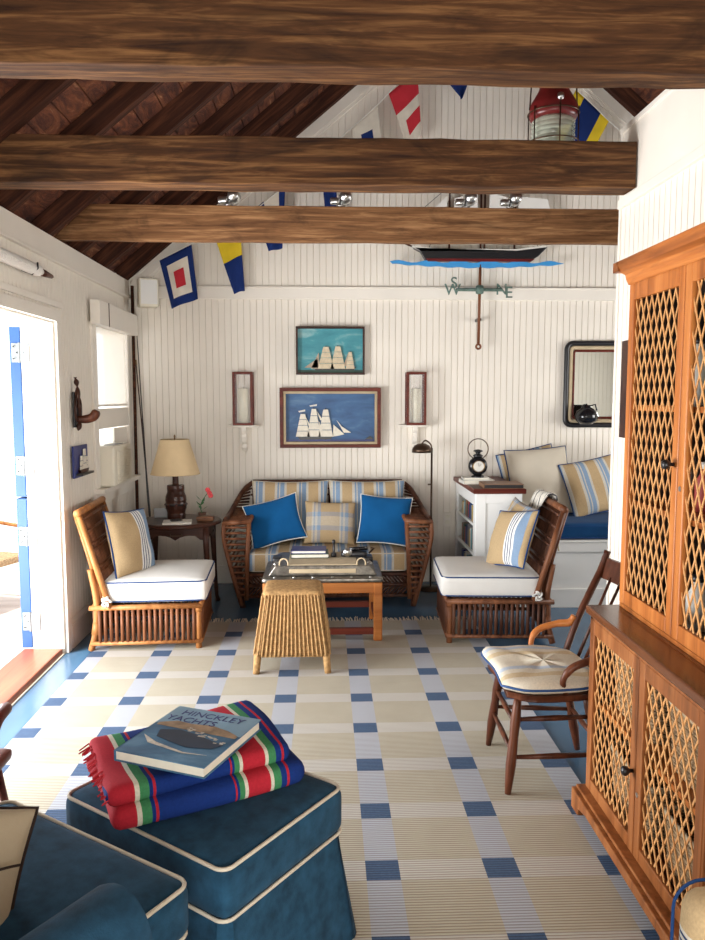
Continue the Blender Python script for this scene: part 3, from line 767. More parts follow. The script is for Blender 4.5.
# ---------------------------------------------------------------- coffee table with lidded box, rush stool
t = thing('coffee_table', 'honey wood coffee table before the loveseat', 'coffee table', (-.018, 4.92, 0.0105))
hx, hy, H = .375, .26, .375
for sx in (-1, 1):
    for sy in (-1, 1):
        MB().box(sx * hx - .0 if sx < 0 else hx - .055, sx * hx + .055 if sx < 0 else hx, sy * hy if sy < 0 else hy - .055, sy * hy + .055 if sy < 0 else hy, 0, H).build('leg', 'honey', t, bevel=.008)
fr = MB()
for sy in (-1, 1): fr.box(-hx + .05, hx - .05, sy * (hy - .028) - .022, sy * (hy - .028) + .022, H - .068, H)
for sx in (-1, 1): fr.box(sx * (hx - .028) - .022, sx * (hx - .028) + .022, -hy + .05, hy - .05, H - .068, H)
fr.build('apron', 'honey', t, bevel=.004)
st = MB(); st.box(-hx + .05, hx - .05, hy - .045, hy - .01, .085, .125); st.box(-hx + .05, hx - .05, -hy + .01, -hy + .045, .04, .08)
for sx in (-1, 1): st.box(sx * (hx - .028) - .016, sx * (hx - .028) + .016, -hy + .05, hy - .05, .085, .125)
st.build('stretcher', 'red_wood', t, bevel=.003)
tp = MB().rbox(hx + .005, hy + .005, .016, .012, c=(0, 0, H + .017), n=8).build('metal_top', 'pewter', t, smooth=True)
for i in range(6):
    x = -.30 + .12 * i; MB().lathe([(0.001, 0), (.011, 0), (.008, .006), (.001, .009)], (x, -hy + .018, H + .032), 10).build('stud', 'steel', t, smooth=True)
# old metal-bound hatch/tray with rings on the table
hb = thing('metal_bound_case', 'worn metal-bound flat case with brass rings on the coffee table', 'case', (-.018, 4.93, H + .045))
MB().prism([(-.345, 0), (.345, 0), (.30, .065), (-.30, .065)], -.215, .215).build('body', 'pewter', hb, bevel=.006)
pn = MB().box(-.22, .22, -.200, .19, .060, .070).box(-.21, .21, -.222, -.19, .018, .045).build('wooden_panel', 'rope_tan', hb, bevel=.003)
for sx in (-1, 1):
    MB().tube([(sx * .245 + .028 * math.cos(a), -.20, .075 + .034 * math.sin(a)) for a in [2 * math.pi * q / 16 for q in range(16)]], .0055, 6, closed=True).build('ring', 'rope_tan', hb, smooth=True)
    MB().lathe([(.001, 0), (.022, 0), (.018, .01), (.006, .02), (.001, .02)], (sx * .30, -.13, .055), 12).build('boss', 'steel', hb, smooth=True)
    MB().rbox(.03, .06, .02, .008, c=(sx * .30, .04, .055), n=4).build('corner_bracket', 'black', hb, smooth=True)
z0 = H + .118
def bookobj(label, name, x, y, z, sx, sy, sz, rz, m, group=None, pages='paper'):
    t_ = thing(name, label, 'book', (x, y, z), R(rz), group)
    MB().box(-sx / 2, sx / 2, -sy / 2, sy / 2, 0, .003).box(-sx / 2, sx / 2, -sy / 2, sy / 2, sz - .003, sz).box(-sx / 2, -sx / 2 + .004, -sy / 2, sy / 2, 0, sz).build('cover', m, t_)
    MB().box(-sx / 2 + .004, sx / 2 - .004, -sy / 2 + .004, sy / 2 - .004, .003, sz - .003).build('pages', pages, t_)
    return t_
M['c_green'] = paint('dark_green_cover', (0.02, 0.07, 0.045), 0.5); M['c_navy'] = paint('navy_cover', (0.02, 0.03, 0.16), 0.4); M['c_grey'] = paint('grey_cover', (0.25, 0.25, 0.26), 0.5)
M['c_teal'] = paint('teal_cover', (0.05, 0.25, 0.32), 0.5); M['c_yellow'] = paint('mustard_cover', (0.55, 0.36, 0.08), 0.5); M['c_brown'] = paint('brown_cover', (0.25, 0.13, 0.07), 0.5); M['c_white'] = paint('white_cover', (0.70, 0.68, 0.62), 0.5); M['c_red'] = paint('red_cover', (0.35, 0.05, 0.04), 0.5)
bookobj('dark green book under the navy one on the metal-bound case', 'book', -.105, 4.99, z0, .25, .17, .026, 2, 'c_green')
bookobj('navy book on top of the dark green one on the coffee table', 'book', -.11, 5.0, z0 + .0265, .23, .16, .020, -1, 'c_navy')
bk_ = MB().lathe([(.001, 0), (.020, 0), (.018, .02), (.008, .03), (.007, .085), (.012, .095), (.010, .11), (.001, .115)], (0, 0, 0), 14).build('brass_bell', 'black', loc=(.055, 4.95, z0), smooth=True)
tag(bk_, 'small black upright bell beside the books on the coffee table', 'bell')
tl = thing('brass_instrument', 'black and steel nautical instrument lying at the right of the coffee table', 'instrument', (.19, 4.97, z0))
MB().rbox(.085, .05, .016, .008, c=(0, 0, .017), n=4).build('base', 'black', tl, smooth=True)
MB().lathe([(.001, 0), (.028, 0), (.028, .012), (.020, .016), (.001, .016)], (-.045, -.052, .032), 16, 'Y').build('dial', 'steel', tl, smooth=True)
MB().tube([(-.03, .0, .045), (.09, .01, .05)], .014, 10).build('tube', 'black_gloss', tl, smooth=True)
MB().tube([(.10, .0, .018), (.13, -.02, .055), (.11, -.03, .06)], .006, 6).build('handle', 'bronze', tl, smooth=True)

st = thing('woven_stool', 'low splayed seagrass stool tucked against the coffee table', 'stool', (-.188, 4.30, 0.0105))
sm_ = MB(); n = 60
rows = 34
for k_ in range(rows):       # rope coils laid round the splayed body
    f = k_ / (rows - 1); z = .10 + .335 * f; w_ = .206 - .048 * f
    d_ = .185 - .045 * f
    sm_.tube([(p[0], p[1], z) for p in rrect(w_, d_, .05, 0, 3)], .0062, 5, closed=True)
sm_.build('woven_body', 'sisal', st, smooth=True)
core = MB(); ra = rrect(.202, .181, .05, .10, 4); rb = rrect(.155, .138, .05, .435, 4)
core.add(ra + rb, [(i, (i + 1) % len(ra), len(ra) + (i + 1) % len(ra), len(ra) + i) for i in range(len(ra))] + [tuple(range(len(ra)))[::-1], tuple(range(len(ra), 2 * len(ra)))])
core.build('core', 'sisal', st)
vr = MB()
for i in range(17):          # vertical twisted cords
    u = -1 + 2 * i / 16
    for sy in (-1, 1):
        vr.tube([(u * .165 + .006 * math.sin(q * 2.2), sy * 1 * ((.1915) - .047 * q / 12 - .0), .105 + .345 * q / 12) if False else (u * (.190 - .046 * q / 12), sy * (.192 - .046 * q / 12), .10 + .335 * q / 12) for q in range(13)], [.0068 if q % 2 else .0048 for q in range(13)], 5)
        vr.tube([(sy * (.213 - .049 * q / 12), u * (.165 - .04 * q / 12), .10 + .335 * q / 12) for q in range(13)], [.0068 if q % 2 else .0048 for q in range(13)], 5)
vr.build('woven_ribs', 'sisal', st, smooth=True)
MB().rbox(.163, .145, .026, .025, c=(0, 0, .432), n=10, puff=.006).build('woven_top', 'sisal', st, smooth=True)
for sx in (-1, 1):
    for sy in (-1, 1):
        MB().tube([(sx * .190, sy * .170, .11), (sx * .200, sy * .180, 0)], [.022, .019], 10).build('leg', 'sisal', st, smooth=True)
# ---------------------------------------------------------------- side table in the corner and what stands on it
t = thing('side_table', 'dark oval side table in the corner beside the loveseat', 'table', (-1.063, 5.53, 0))
tp = MB(); n = 40
for i, (r_, z) in enumerate(((.90, .622), (1.0, .628), (1.0, .645), (.97, .65))): pass
pts = lambda k_, z: [(.302 * k_ * math.cos(2 * math.pi * i / n), .27 * k_ * math.sin(2 * math.pi * i / n), z) for i in range(n)]
rings = [pts(.93, .622), pts(1, .630), pts(1, .645), pts(.97, .652)]
tp.add([p for r_ in rings for p in r_], [(a * n + i, a * n + (i + 1) % n, (a + 1) * n + (i + 1) % n, (a + 1) * n + i) for a in range(3) for i in range(n)] + [tuple(range(n))[::-1], tuple(range(3 * n, 4 * n))])
tp.build('table_top', 'dark_wood', t)
ap = MB()
def scallop(x0, x1, zt, zb):
    pts = [(x0, zt), (x1, zt)]
    for i in range(13): f = 1 - i / 12; pts.append((x0 + (x1 - x0) * f, zb + .035 * abs(math.sin(f * math.pi * 2)) ** .7 * (1 if .1 < f < .9 else .3)))
    return pts
for y in (-.17, .17): ap.prism(scallop(-.21, .21, .622, .53), y - .009, y + .009)
for x in (-.22, .22): ap.prism(scallop(-.17, .17, .622, .53), x - .009, x + .009, 'X')
ap.build('apron', 'dark_wood', t)
for sx in (-1, 1):
    for sy in (-1, 1):
        MB().tube([(sx * .215, sy * .165, .62), (sx * .215, sy * .165, .50), (sx * .225, sy * .17, .25), (sx * .235, sy * .175, .04), (sx * .245, sy * .18, 0)], [.024, .022, .016, .013, .018], 10).build('leg', 'dark_wood', t, smooth=True)
MB().tube([(-.03, -.182, .575), (-.03, -.2, .568), (.05, -.2, .568), (.05, -.182, .575)], .004, 6).build('drawer_pull', 'bronze', t)
lz = .652
lp = thing('table_lamp', 'lamp with dark wooden hub base and burlap shade on the corner table', 'lamp', (-1.10, 5.60, lz))
MB().lathe([(.001, 0), (.066, 0), (.068, .03), (.066, .04), (.070, .06), (.076, .075), (.078, .10), (.074, .125), (.077, .135), (.074, .165), (.066, .185), (.062, .20), (.064, .225), (.062, .245), (.026, .250), (.022, .255), (.022, .31), (.014, .32), (.001, .32)], n=20).build('hub_base', 'dark_wood', lp, smooth=False)
MB().lathe([(.001, 0), (.079, 0), (.080, .014), (.001, .014)], (0, 0, .098), 24).build('iron_band', 'black', lp, smooth=True)
hl = MB()
for i in range(8):
    a = i * math.pi / 4 + .2; hl.lathe([(.001, 0), (.009, 0), (.007, .008), (.001, .008)], (.076 * math.cos(a), .076 * math.sin(a), .10), 8)
hl.build('studs', 'red_wood', lp)
MB().tube([(0, 0, .26), (0, 0, .60)], .005, 8).lathe([(.001, 0), (.008, .006), (.004, .018), (.001, .02)], (0, 0, .596), 8).build('rod', 'brass', lp, smooth=True)
sh = MB(); n = 40
r0, r1, za, zb = .178, .103, .330, .580
for (ra, rb, fl) in ((r0, r1, 1), (r0 - .003, r1 - .003, -1)):
    vs_ = [(ra * math.cos(2 * math.pi * i / n), ra * math.sin(2 * math.pi * i / n), za) for i in range(n)] + [(rb * math.cos(2 * math.pi * i / n), rb * math.sin(2 * math.pi * i / n), zb) for i in range(n)]
    fs = [(i, (i + 1) % n, n + (i + 1) % n, n + i) for i in range(n)]
    sh.add(vs_, fs if fl > 0 else [f[::-1] for f in fs])
sh.tube([(r0 * math.cos(2 * math.pi * i / n), r0 * math.sin(2 * math.pi * i / n), za) for i in range(n)], .003, 5, closed=True)
sh.tube([(r1 * math.cos(2 * math.pi * i / n), r1 * math.sin(2 * math.pi * i / n), zb) for i in range(n)], .003, 5, closed=True)
so = sh.build('lamp_shade', 'linen_shade', lp, smooth=True)
sp_ = MB()
for i in range(3):
    a = i * 2.094; sp_.tube([(0, 0, zb - .005), (r1 * math.cos(a), r1 * math.sin(a), zb - .002)], .0025, 5)
sp_.build('spider', 'brass', so)
M['burl'] = wood('burl_box_wood', [(.10, .04, .02), (.22, .10, .05)], 'X', .35)
bookobj('open-looking white book with dark cover picture on the corner table', 'book', -1.05, 5.38, lz, .20, .145, .014, 8, 'c_white')
o = MB().rbox(.04, .026, .006, .004, c=(0, 0, .006), n=4).build('spectacle_case', 'black', loc=(-1.06, 5.385, lz + .0145), rot=(0, 0, R(25)), smooth=True); tag(o, 'small black case lying on the white book on the corner table', 'case')
o = MB().box(-.05, .05, -.004, .004, 0, .07).build('photo_frame', 'galv', loc=(-1.22, 5.63, lz), rot=(R(-8), 0, R(5)), bevel=.002); tag(o, 'small grey photo frame standing left of the hub lamp', 'photo frame')
MB().box(-.042, .042, -.0055, -.004, .008, .062).build('photo', 'c_grey', o)
o = MB().rbox(.062, .04, .018, .014, c=(0, 0, .019), n=6).build('wooden_box', 'burl', loc=(-.865, 5.46, lz), smooth=True); tag(o, 'small rounded brown box at the right edge of the corner table', 'box')
MB().tube([(p[0], p[1], .022) for p in rrect(.0625, .0405, .014, 0)], .0012, 4, closed=True).build('lid_seam', 'black', o)
pl_ = thing('potted_flower', 'tiny potted plant with a red flower on the corner table', 'potted plant', (-.905, 5.57, lz))
MB().lathe([(.001, 0), (.022, 0), (.030, .04), (.032, .045), (.027, .045), (.025, .038), (.001, .036)], n=16).build('pot', 'terracotta', pl_, smooth=True)
MB().tube(smooth_path([(0, 0, .036), (-.012, 0, .09), (.008, 0, .14), (.05, -.01, .20)], 5), .003, 6).build('stem', 'green', pl_, smooth=True)
lf = MB()
for (a, z, l, tilt) in ((0, .06, .05, .7), (2.2, .07, .045, .6), (4.0, .09, .05, .9), (1.1, .11, .045, 1.0), (3.2, .13, .04, 1.1), (5.2, .10, .045, .8)):
    d = Vector((math.cos(a), math.sin(a), 0)); s_ = Vector((-d.y, d.x, 0)); b0 = Vector((-.004, 0, z)); up = Vector((0, 0, 1))
    p1 = b0 + d * l * .5 + up * l * tilt * .5; p2 = b0 + d * l + up * l * tilt
    lf.add([b0, p1 + s_ * .012, p2, p1 - s_ * .012, p1 + Vector((0, 0, .004))], [(0, 1, 4), (1, 2, 4), (2, 3, 4), (3, 0, 4)])
lf.build('leaves', 'green', pl_, smooth=True)
fl = MB()
for (x, z) in ((.045, .215), (.058, .19), (.066, .172)):
    for q in range(6): a = q * 1.047; fl.rbox(.009, .004, .009, .004, c=(x + .009 * math.cos(a), -.012, z + .009 * math.sin(a)), n=3)
fl.build('petals', 'red', pl_, smooth=True)

# ---------------------------------------------------------------- pictures and sconces on the back wall
def ship(parent, x0, x1, zb, zt, y, masts, hull_m, sail_m, jibs, stern=None):
    """carved half-model: x0..x1 hull, zb waterline, zt mast top; masts = [(x fraction, height fraction, half width)]"""
    L = x1 - x0; H_ = zt - zb
    hp = [(x0 + L * a, zb + H_ * b) for a, b in ((.02, .10), (.0, .14), (.25, .10), (.7, .10), (1.0, .17), (.93, .02), (.1, .0))]
    MB().prism(hp, y - .014, y).build('hull', hull_m, parent)
    ms = MB()
    for f, h, hw in masts: ms.bar((x0 + L * f, y - .008, zb), (x0 + L * f, y - .008, zb + H_ * h), .005)
    ms.build('masts', 'dark_wood', parent)
    for f, h, hw in masts:
        sl = MB(); n = 4
        for i in range(n):
            za = zb + H_ * (.10 + (h - .13) * i / n) ; zc = zb + H_ * (.10 + (h - .13) * (i + .92) / n)
            wa = hw * (1 - .17 * i); wc = hw * (1 - .17 * (i + 1)); xc = x0 + L * f
            sl.prism([(xc - wa, za), (xc + wa, za), (xc + wc, zc), (xc - wc, zc)], y - .018 - .002 * (i % 2), y - .010)
        sl.build('sail', sail_m, parent)
    for tri in jibs:
        MB().prism([(x0 + L * a, zb + H_ * b) for a, b in tri], y - .015, y - .008).build('jib', 'sail_brown' if stern else sail_m, parent)
p = thing('ship_picture', 'small teal-sky sailing ship diorama, the upper of the two pictures', 'picture', (.045, YB, 1.914))
fr = MB()
for a in ((-.277, .277, -.192, -.176), (-.277, .277, .176, .192)): fr.box(a[0], a[1], -.07, -.001, a[2], a[3])
for a in ((-.277, -.263), (.263, .277)): fr.box(a[0], a[1], -.07, -.001, -.176, .176)
fr.build('frame', 'dark_wood', p, bevel=.002)
MB().box(-.263, .263, -.016, -.004, -.176, .176).build('painted_panel', 'teal_sky', p)
MB().box(-.263, .263, -.035, -.016, -.176, -.155).build('painted_sea', 'c_green', p)
ship(p, -.14, .21, -.165, .045, -.020, [(.30, .98, .066), (.575, 1.0, .060), (.86, .78, .036)], 'black', 'sail_tan', [[(-.20, .14), (.10, .50), (.12, .14)], [(.70, .2), (.82, .74), (.80, .2)], [(-.05, .10), (.13, .72), (.15, .10)]], stern=True)
p = thing('ship_picture', 'large deep-blue full-rigged ship diorama in a red and gold frame', 'picture', (.044, YB, 1.373))
fr = MB()
for a in ((-.41, .41, -.243, -.215), (-.41, .41, .215, .243)): fr.box(a[0], a[1], -.075, -.001, a[2], a[3])
for a in ((-.41, -.382), (.382, .41)): fr.box(a[0], a[1], -.075, -.001, -.215, .215)
fr.build('frame', 'red_wood', p, bevel=.003)
li = MB()
for a in ((-.382, .382, -.215, -.195), (-.382, .382, .195, .215)): li.box(a[0], a[1], -.060, -.004, a[2], a[3])
for a in ((-.382, -.362), (.362, .382)): li.box(a[0], a[1], -.060, -.004, -.195, .195)
li.build('gilt_liner', 'rope_tan', p, bevel=.002)
MB().box(-.362, .362, -.014, -.004, -.195, .195).build('painted_panel', 'blue_sky', p)
MB().box(-.362, .362, -.022, -.014, -.195, -.178).build('painted_sea', 'c_navy', p)
ship(p, -.275, .025, -.180, .085, -.018, [(.17, .84, .058), (.47, 1.0, .056), (.79, .98, .060)], 'black', 'sail',
     [[(.99, .10), (1.0, .47), (1.30, .17), (1.1, .12)], [(1.08, .62), (1.22, .42), (1.48, .22), (1.28, .22)], [(.24, .72), (.36, .46), (.34, .38)], [(.55, .90), (.70, .62), (.64, .60)], [(.60, .60), (.70, .30), (.62, .28)]])
MB().prism([(-.262, .055), (-.205, .068), (-.205, .052), (-.255, .044)], -.018, -.012).prism([(-.17, .10), (-.108, .112), (-.11, .096), (-.165, .09)], -.018, -.012).build('pennant', 'c_white', p)
MB().prism([(.28, -.178), (.30, -.165), (.325, -.150), (.345, -.165), (.35, -.178)], -.03, -.016).build('lighthouse_island', 'black', p)

def sconce(x, side):
    b = thing('wall_bracket_shelf', 'white scroll bracket shelf on the wall %s of the ship pictures' % side, 'shelf', (x, YB, 1.30))
    s_ = MB(); pts = [(-.13, 0)] + [(.13 * math.cos(a), -.155 * math.sin(a)) for a in [math.pi * i / 16 for i in range(17)]][::-1]
    s_.prism([(.13 * math.cos(math.pi * i / 16), -.155 * math.sin(math.pi * i / 16)) for i in range(17)], .0, .016, 'Z').build('shelf_board', 'white', b, bevel=.003)
    MB().prism([(0, 0), (-.09, 0), (-.085, -.03), (-.06, -.055), (-.07, -.085), (-.06, -.12), (-.035, -.14), (-.045, -.17), (-.03, -.2), (0, -.2)], -.018, .018, 'X').build('scroll_bracket', 'white', b, bevel=.003)
    l = thing('candle_lantern', 'red wood and glass candle lantern on the white shelf %s of the ship pictures' % side, 'lantern', (x, YB - .085, 1.3165))
    hw, H_ = .07, .425; f_ = MB()
    for sx in (-1, 1):
        for sy in (-1, 1): f_.box(sx * hw - .009, sx * hw + .009, sy * hw * .9 - .009, sy * hw * .9 + .009, 0, H_)
    for z in (0, H_ - .018):
        for sy in (-1, 1): f_.box(-hw, hw, sy * hw * .9 - .008, sy * hw * .9 + .008, z, z + .018)
        for sx in (-1, 1): f_.box(sx * hw - .008, sx * hw + .008, -hw * .9, hw * .9, z, z + .018)
    f_.box(-hw, hw, -hw * .9, hw * .9, .0, .012)
    f_.build('frame', 'red_wood', l, bevel=.0015)
    g_ = MB()
    for sx in (-1, 1): g_.box(sx * hw - .001, sx * hw + .001, -hw * .8, hw * .8, .018, H_ - .018)
    g_.box(-hw * .85, hw * .85, -.064, -.062, .018, H_ - .018)
    g_.build('glass', 'glass', l)
    c_ = MB().lathe([(.001, 0), (.040, 0), (.040, .275), (.034, .282), (.001, .276)], (0, 0, .0125), 24).build('candle', 'wax', smooth=True, loc=(x, YB - .085, 1.3165)); tag(c_, 'thick ivory candle inside the glass lantern %s of the ship pictures' % side, 'candle')
    MB().tube([(0, 0, .285), (.002, 0, .305)], .0018, 5).build('wick', 'black', c_)
sconce(-.655, 'left'); sconce(.735, 'right')

# floor lamp
l = thing('floor_lamp', 'slim bronze floor lamp with domed shade right of the loveseat', 'floor lamp', (.845, 5.98, 0))
MB().lathe([(.001, 0), (.10, 0), (.10, .012), (.02, .022), (.001, .022)], n=24).build('base', 'bronze', l, smooth=True)
MB().tube([(0, 0, .02), (0, 0, 1.14)], .008, 8).tube([(0, 0, .85), (-.03, 0, .85)], .007, 6).build('pole', 'bronze', l, smooth=True)
MB().tube(smooth_path([(0, 0, 1.13), (-.01, 0, 1.17), (-.05, 0, 1.20), (-.08, 0, 1.175)], 5), .006, 8).build('arm', 'bronze', l, smooth=True)
MB().lathe([(.080, 0), (.078, .025), (.060, .055), (.030, .070), (.001, .073), (.001, .068), (.05, .055), (.07, .025), (.074, 0)], (-.08, 0, 1.105), 24).build('lamp_shade', 'bronze', l, smooth=True)
o = MB().box(-.035, .035, -.008, 0, -.058, .058).build('wall_outlet', 'white', loc=(1.018, YB, .525), bevel=.003); tag(o, 'white electrical outlet plate low on the back wall', 'outlet')
MB().rbox(.018, .004, .014, .003, c=(0, -.009, .022), n=3).rbox(.018, .004, .014, .003, c=(0, -.009, -.022), n=3).build('socket', 'plastic', o)

# mirror with rope frame
mr = thing('rope_mirror', 'square mirror in a black and rope frame above the bench', 'mirror', (2.32, YB, 1.645))
def rr(hx_, hz, r_): return [(p[0], p[1]) for p in rrect(hx_, hz, r_, 0, 6)]
MB().tube([(a, -.022, b_) for a, b_ in rr(.335, .335, .05)], .021, 10, closed=True).build('black_frame', 'black', mr, smooth=True)
MB().tube([(a, -.020, b_) for a, b_ in rr(.300, .300, .03)], .017, 8, closed=True).build('rope_frame', 'rope_tan', mr, smooth=True)
MB().tube([(a, -.018, b_) for a, b_ in rr(.274, .274, .02)], .010, 8, closed=True).build('inner_edge', 'red_wood', mr, smooth=True)
MB().box(-.275, .275, -.012, -.002, -.275, .275).build('glass', 'mirror', mr)
vz = thing('round_vase', 'round black jug standing before the mirror at the bench end', 'vase', (2.13, 6.135, 1.322))
MB().lathe([(.001, 0), (.05, 0), (.085, .03), (.095, .065), (.080, .105), (.045, .13), (.035, .14), (.04, .155), (.030, .155), (.026, .14), (.001, .13)], n=24).build('body', 'black_gloss', vz, smooth=True)
MB().tube([(.035, 0, .15), (.07, 0, .16), (.085, 0, .11)], .007, 6).build('handle', 'black_gloss', vz, smooth=True)
o = MB().box(1.96, 3.4, YB - .30, YB - .001, 1.305, 1.328).build('wall_ledge', 'white'); C.objects.unlink(o)

# speaker, corner pipe, rods
o = MB().box(-.075, .075, -.06, .06, -.11, .11).build('wall_speaker', 'plastic', loc=(-1.39, 6.14, 2.275 + .08), rot=(0, 0, R(22)), bevel=.01); tag(o, 'small ivory loudspeaker high in the left back corner', 'speaker')
MB().box(-.062, .062, -.064, -.06, -.09, .095).build('grille', 'white_cool', o); MB().box(-.02, .02, .06, .10, -.02, .02).build('bracket', 'black', o)
o = MB().tube([(-1.535, 6.20, 0), (-1.525, 6.20, 2.42)], .013, 8).build('corner_pipe', 'rafter', smooth=True); tag(o, 'dark brown pipe running up the left back corner', 'pipe')
o = MB().tube([(-1.33, 5.93, 0), (-1.40, 6.0, .8), (-1.505, 6.21, 2.16)], [.010, .007, .002], 8).build('fishing_rod', 'black', smooth=True); tag(o, 'thin dark fishing rod leaning in the left back corner', 'fishing rod')
MB().tube([(-1.345, 5.94, .14), (-1.36, 5.96, .34)], .014, 8).build('grip', 'rope_tan', o, smooth=True)
o = MB().tube([(-1.36, 6.06, 0), (-1.44, 6.13, 1.0), (-1.515, 6.22, 1.80)], [.008, .006, .004], 8).build('walking_stick', 'dark_wood', smooth=True); tag(o, 'shorter brown stick leaning beside the fishing rod', 'stick')
MB().tube([(-1.515, 6.22, 1.80), (-1.518, 6.222, 1.84)], .007, 8).build('knob', 'brass', o, smooth=True)

# boat boom over the door
o = MB().tube([(0, -1.0, 0), (0, .30, 0), (0, .33, 0), (0, .36, 0)], [.024, .024, .020, .018], 12).build('boat_spar', 'off_white', loc=(WL + .055, 3.86, 2.21), smooth=True); tag(o, 'white rope-served spar with a wooden tip mounted above the side door', 'spar')
rv = MB()
for i in range(60): rv.tube([(.0265 * math.cos(a), -.95 + i * .021, .0265 * math.sin(a)) for a in [2 * math.pi * q / 12 for q in range(12)]], .006, 5, closed=True)
rv.build('rope_serving', 'off_white', o, smooth=True)
MB().tube([(0, .34, 0), (0, .40, 0), (0, .50, 0), (0, .53, 0)], [.020, .019, .012, .003], 12).build('wooden_tip', 'windsor', o, smooth=True)
for y in (-.5, .22): MB().tube([(-.055, y, -.01), (0, y, -.032), (.03, y, 0), (.03, y, .03)], .005, 6).build('hook', 'black', o, smooth=True)
# carved wall hook and ship plaque by the window
h = thing('carved_wall_hook', 'dark carved figure hook on the left wall between door and window', 'hook', (WL + .011, 4.80, 1.335))
MB().box(0, .012, -.03, .03, .02, .24).rbox(.010, .028, .05, .01, c=(.016, 0, .10), n=4).build('back_plate', 'black', h, bevel=.003)
fg_ = MB().tube(smooth_path([(.02, 0, 0), (.03, .0, .04), (.028, .012, .12), (.03, -.01, .19), (.025, 0, .26), (.02, 0, .30), (.014, 0, .33)], 4), [.004 + .013 * abs(math.sin(i * .55)) for i in range(25)], 8)
for s_ in (-1, 1): fg_.tube(smooth_path([(.02, 0, .23), (.025, s_ * .045, .18), (.025, s_ * .05, .11), (.025, s_ * .03, .06)], 4), .009, 6)
fg_.build('carving', 'dark_wood', h, smooth=True)
MB().tube(smooth_path([(.02, 0, .075), (.06, .01, .07), (.11, .02, .085), (.135, .02, .125)], 5), [.022, .022, .022, .024, .025, .026, .027, .028, .028, .029, .03, .03, .03, .029, .026, .018][:16], 10).build('peg', 'windsor', h, smooth=True)
q = thing('ship_plaque', 'little navy plaque with a carved ship on the left wall under the hook', 'plaque', (WL + .011, 4.86, 1.14))
MB().box(0, .014, -.135, .135, -.10, .10).build('board', 'c_navy', q, bevel=.002)
MB().box(.014, .055, -.10, .125, -.085, -.072).build('ledge', 'black', q)
qs = MB()
for (y, w_, h_) in ((-.03, .05, .10), (.03, .055, .14), (.085, .03, .09)):
    for i in range(3): qs.prism([(y - w_ * (1 - .2 * i) * .6, -.06 + h_ * i / 3), (y + w_ * (1 - .2 * i) * .6, -.06 + h_ * i / 3), (y + w_ * (.85 - .2 * i) * .6, -.065 + h_ * (i + 1) / 3), (y - w_ * (.85 - .2 * i) * .6, -.065 + h_ * (i + 1) / 3)], .022, .030, 'X')
qs.build('sails', 'sail', q)
MB().prism([(-.07, -.055), (-.08, -.05), (.10, -.05), (.08, -.072), (-.06, -.072)], .016, .032, 'X').build('hull', 'dark_wood', q)

# ---------------------------------------------------------------- white bookcase, bench, pillows
b = thing('bookcase', 'low white bookcase with red-brown top beside the bench', 'bookcase', (1.085, 5.40, 0))
W_, D_, H_ = .335, .82, .85
cs = MB(); cs.box(0, W_, 0, .018, 0, H_); cs.box(0, W_, D_ - .018, D_, 0, H_); cs.box(W_ - .018, W_, .018, D_ - .018, 0, H_); cs.box(0.01, W_ - .018, .018, D_ - .018, 0, .06)
cs.box(-.004, .014, 0, .07, 0, H_); cs.box(-.004, .014, D_ - .07, D_, 0, H_); cs.box(-.004, .014, .07, D_ - .07, H_ - .09, H_); cs.box(0, W_ - .018, .018, D_ - .018, H_ - .02, H_)
cs.build('carcass', 'white_cool', b, bevel=.002)
for z in (.40, .62, .20): MB().box(.0, W_ - .018, .018, D_ - .018, z - .02, z).build('shelf', 'white_cool', b)
pf = MB(); pf.box(.0, .07, -.012, 0, 0, H_); pf.box(W_ - .07, W_, -.012, 0, 0, H_); pf.box(.07, W_ - .07, -.012, 0, H_ - .07, H_); pf.box(.07, W_ - .07, -.012, 0, 0, .12)
pf.build('panel_frame', 'white_cool', b, bevel=.002)
MB().box(-.022, W_ + .025, -.035, D_ + .02, H_, H_ + .036).build('top', 'red_wood', b, bevel=.006)
bz = H_ + .0365
cols = ['c_teal', 'c_navy', 'c_white', 'c_red', 'c_yellow', 'c_green', 'c_grey', 'c_brown', 'bluepaint']
rnd = random.Random(11)
for si, (z, hmax, word) in enumerate(((.62, .13, 'top'), (.40, .17, 'middle'), (.20, .15, 'lowest'))):
    y = 5.475
    for i in range(12):
        w_ = rnd.uniform(.03, .055); hh = rnd.uniform(.7, 1) * hmax
        if y + w_ > 6.12: break
        cn_ = cols[(i * 2 + si * 3) % 9]
        t_ = thing('book', '%s book, %s from the front end of the %s shelf of the white bookcase' % ({'bluepaint': 'bright blue'}.get(cn_, cn_[2:]), ['first', 'second', 'third', 'fourth', 'fifth', 'sixth', 'seventh', 'eighth', 'ninth', 'tenth', 'eleventh', 'twelfth'][i], word), 'book', (1.100, y, z + .0005), 0, 'books on the %s shelf of the white bookcase' % word)
        MB().box(0, .15, 0, .003, 0, hh).box(0, .15, w_ - .003, w_, 0, hh).box(0, .003, 0, w_, 0, hh).build('cover', cols[(i * 2 + si * 3) % 9], t_)
        MB().box(.003, .145, .003, w_ - .003, .003, hh - .004).build('pages', 'paper', t_)
        y += w_ + .002
bookobj('brown leather book, large and flat at the front of the bookcase top', 'book', 1.29, 5.50, bz, .29, .22, .030, -2, 'c_brown', pages='black')
bookobj('thick white book under the ship clock on the bookcase', 'book', 1.16, 5.75, bz, .24, .17, .030, 3, 'c_white')
bookobj('thin cream book lying directly under the ship clock', 'book', 1.15, 5.76, bz + .0305, .20, .15, .016, -3, 'c_white')
ck = thing('ship_clock', 'round black ship clock with a ring handle on the bookcase', 'clock', (1.165, 5.74, bz + .047))
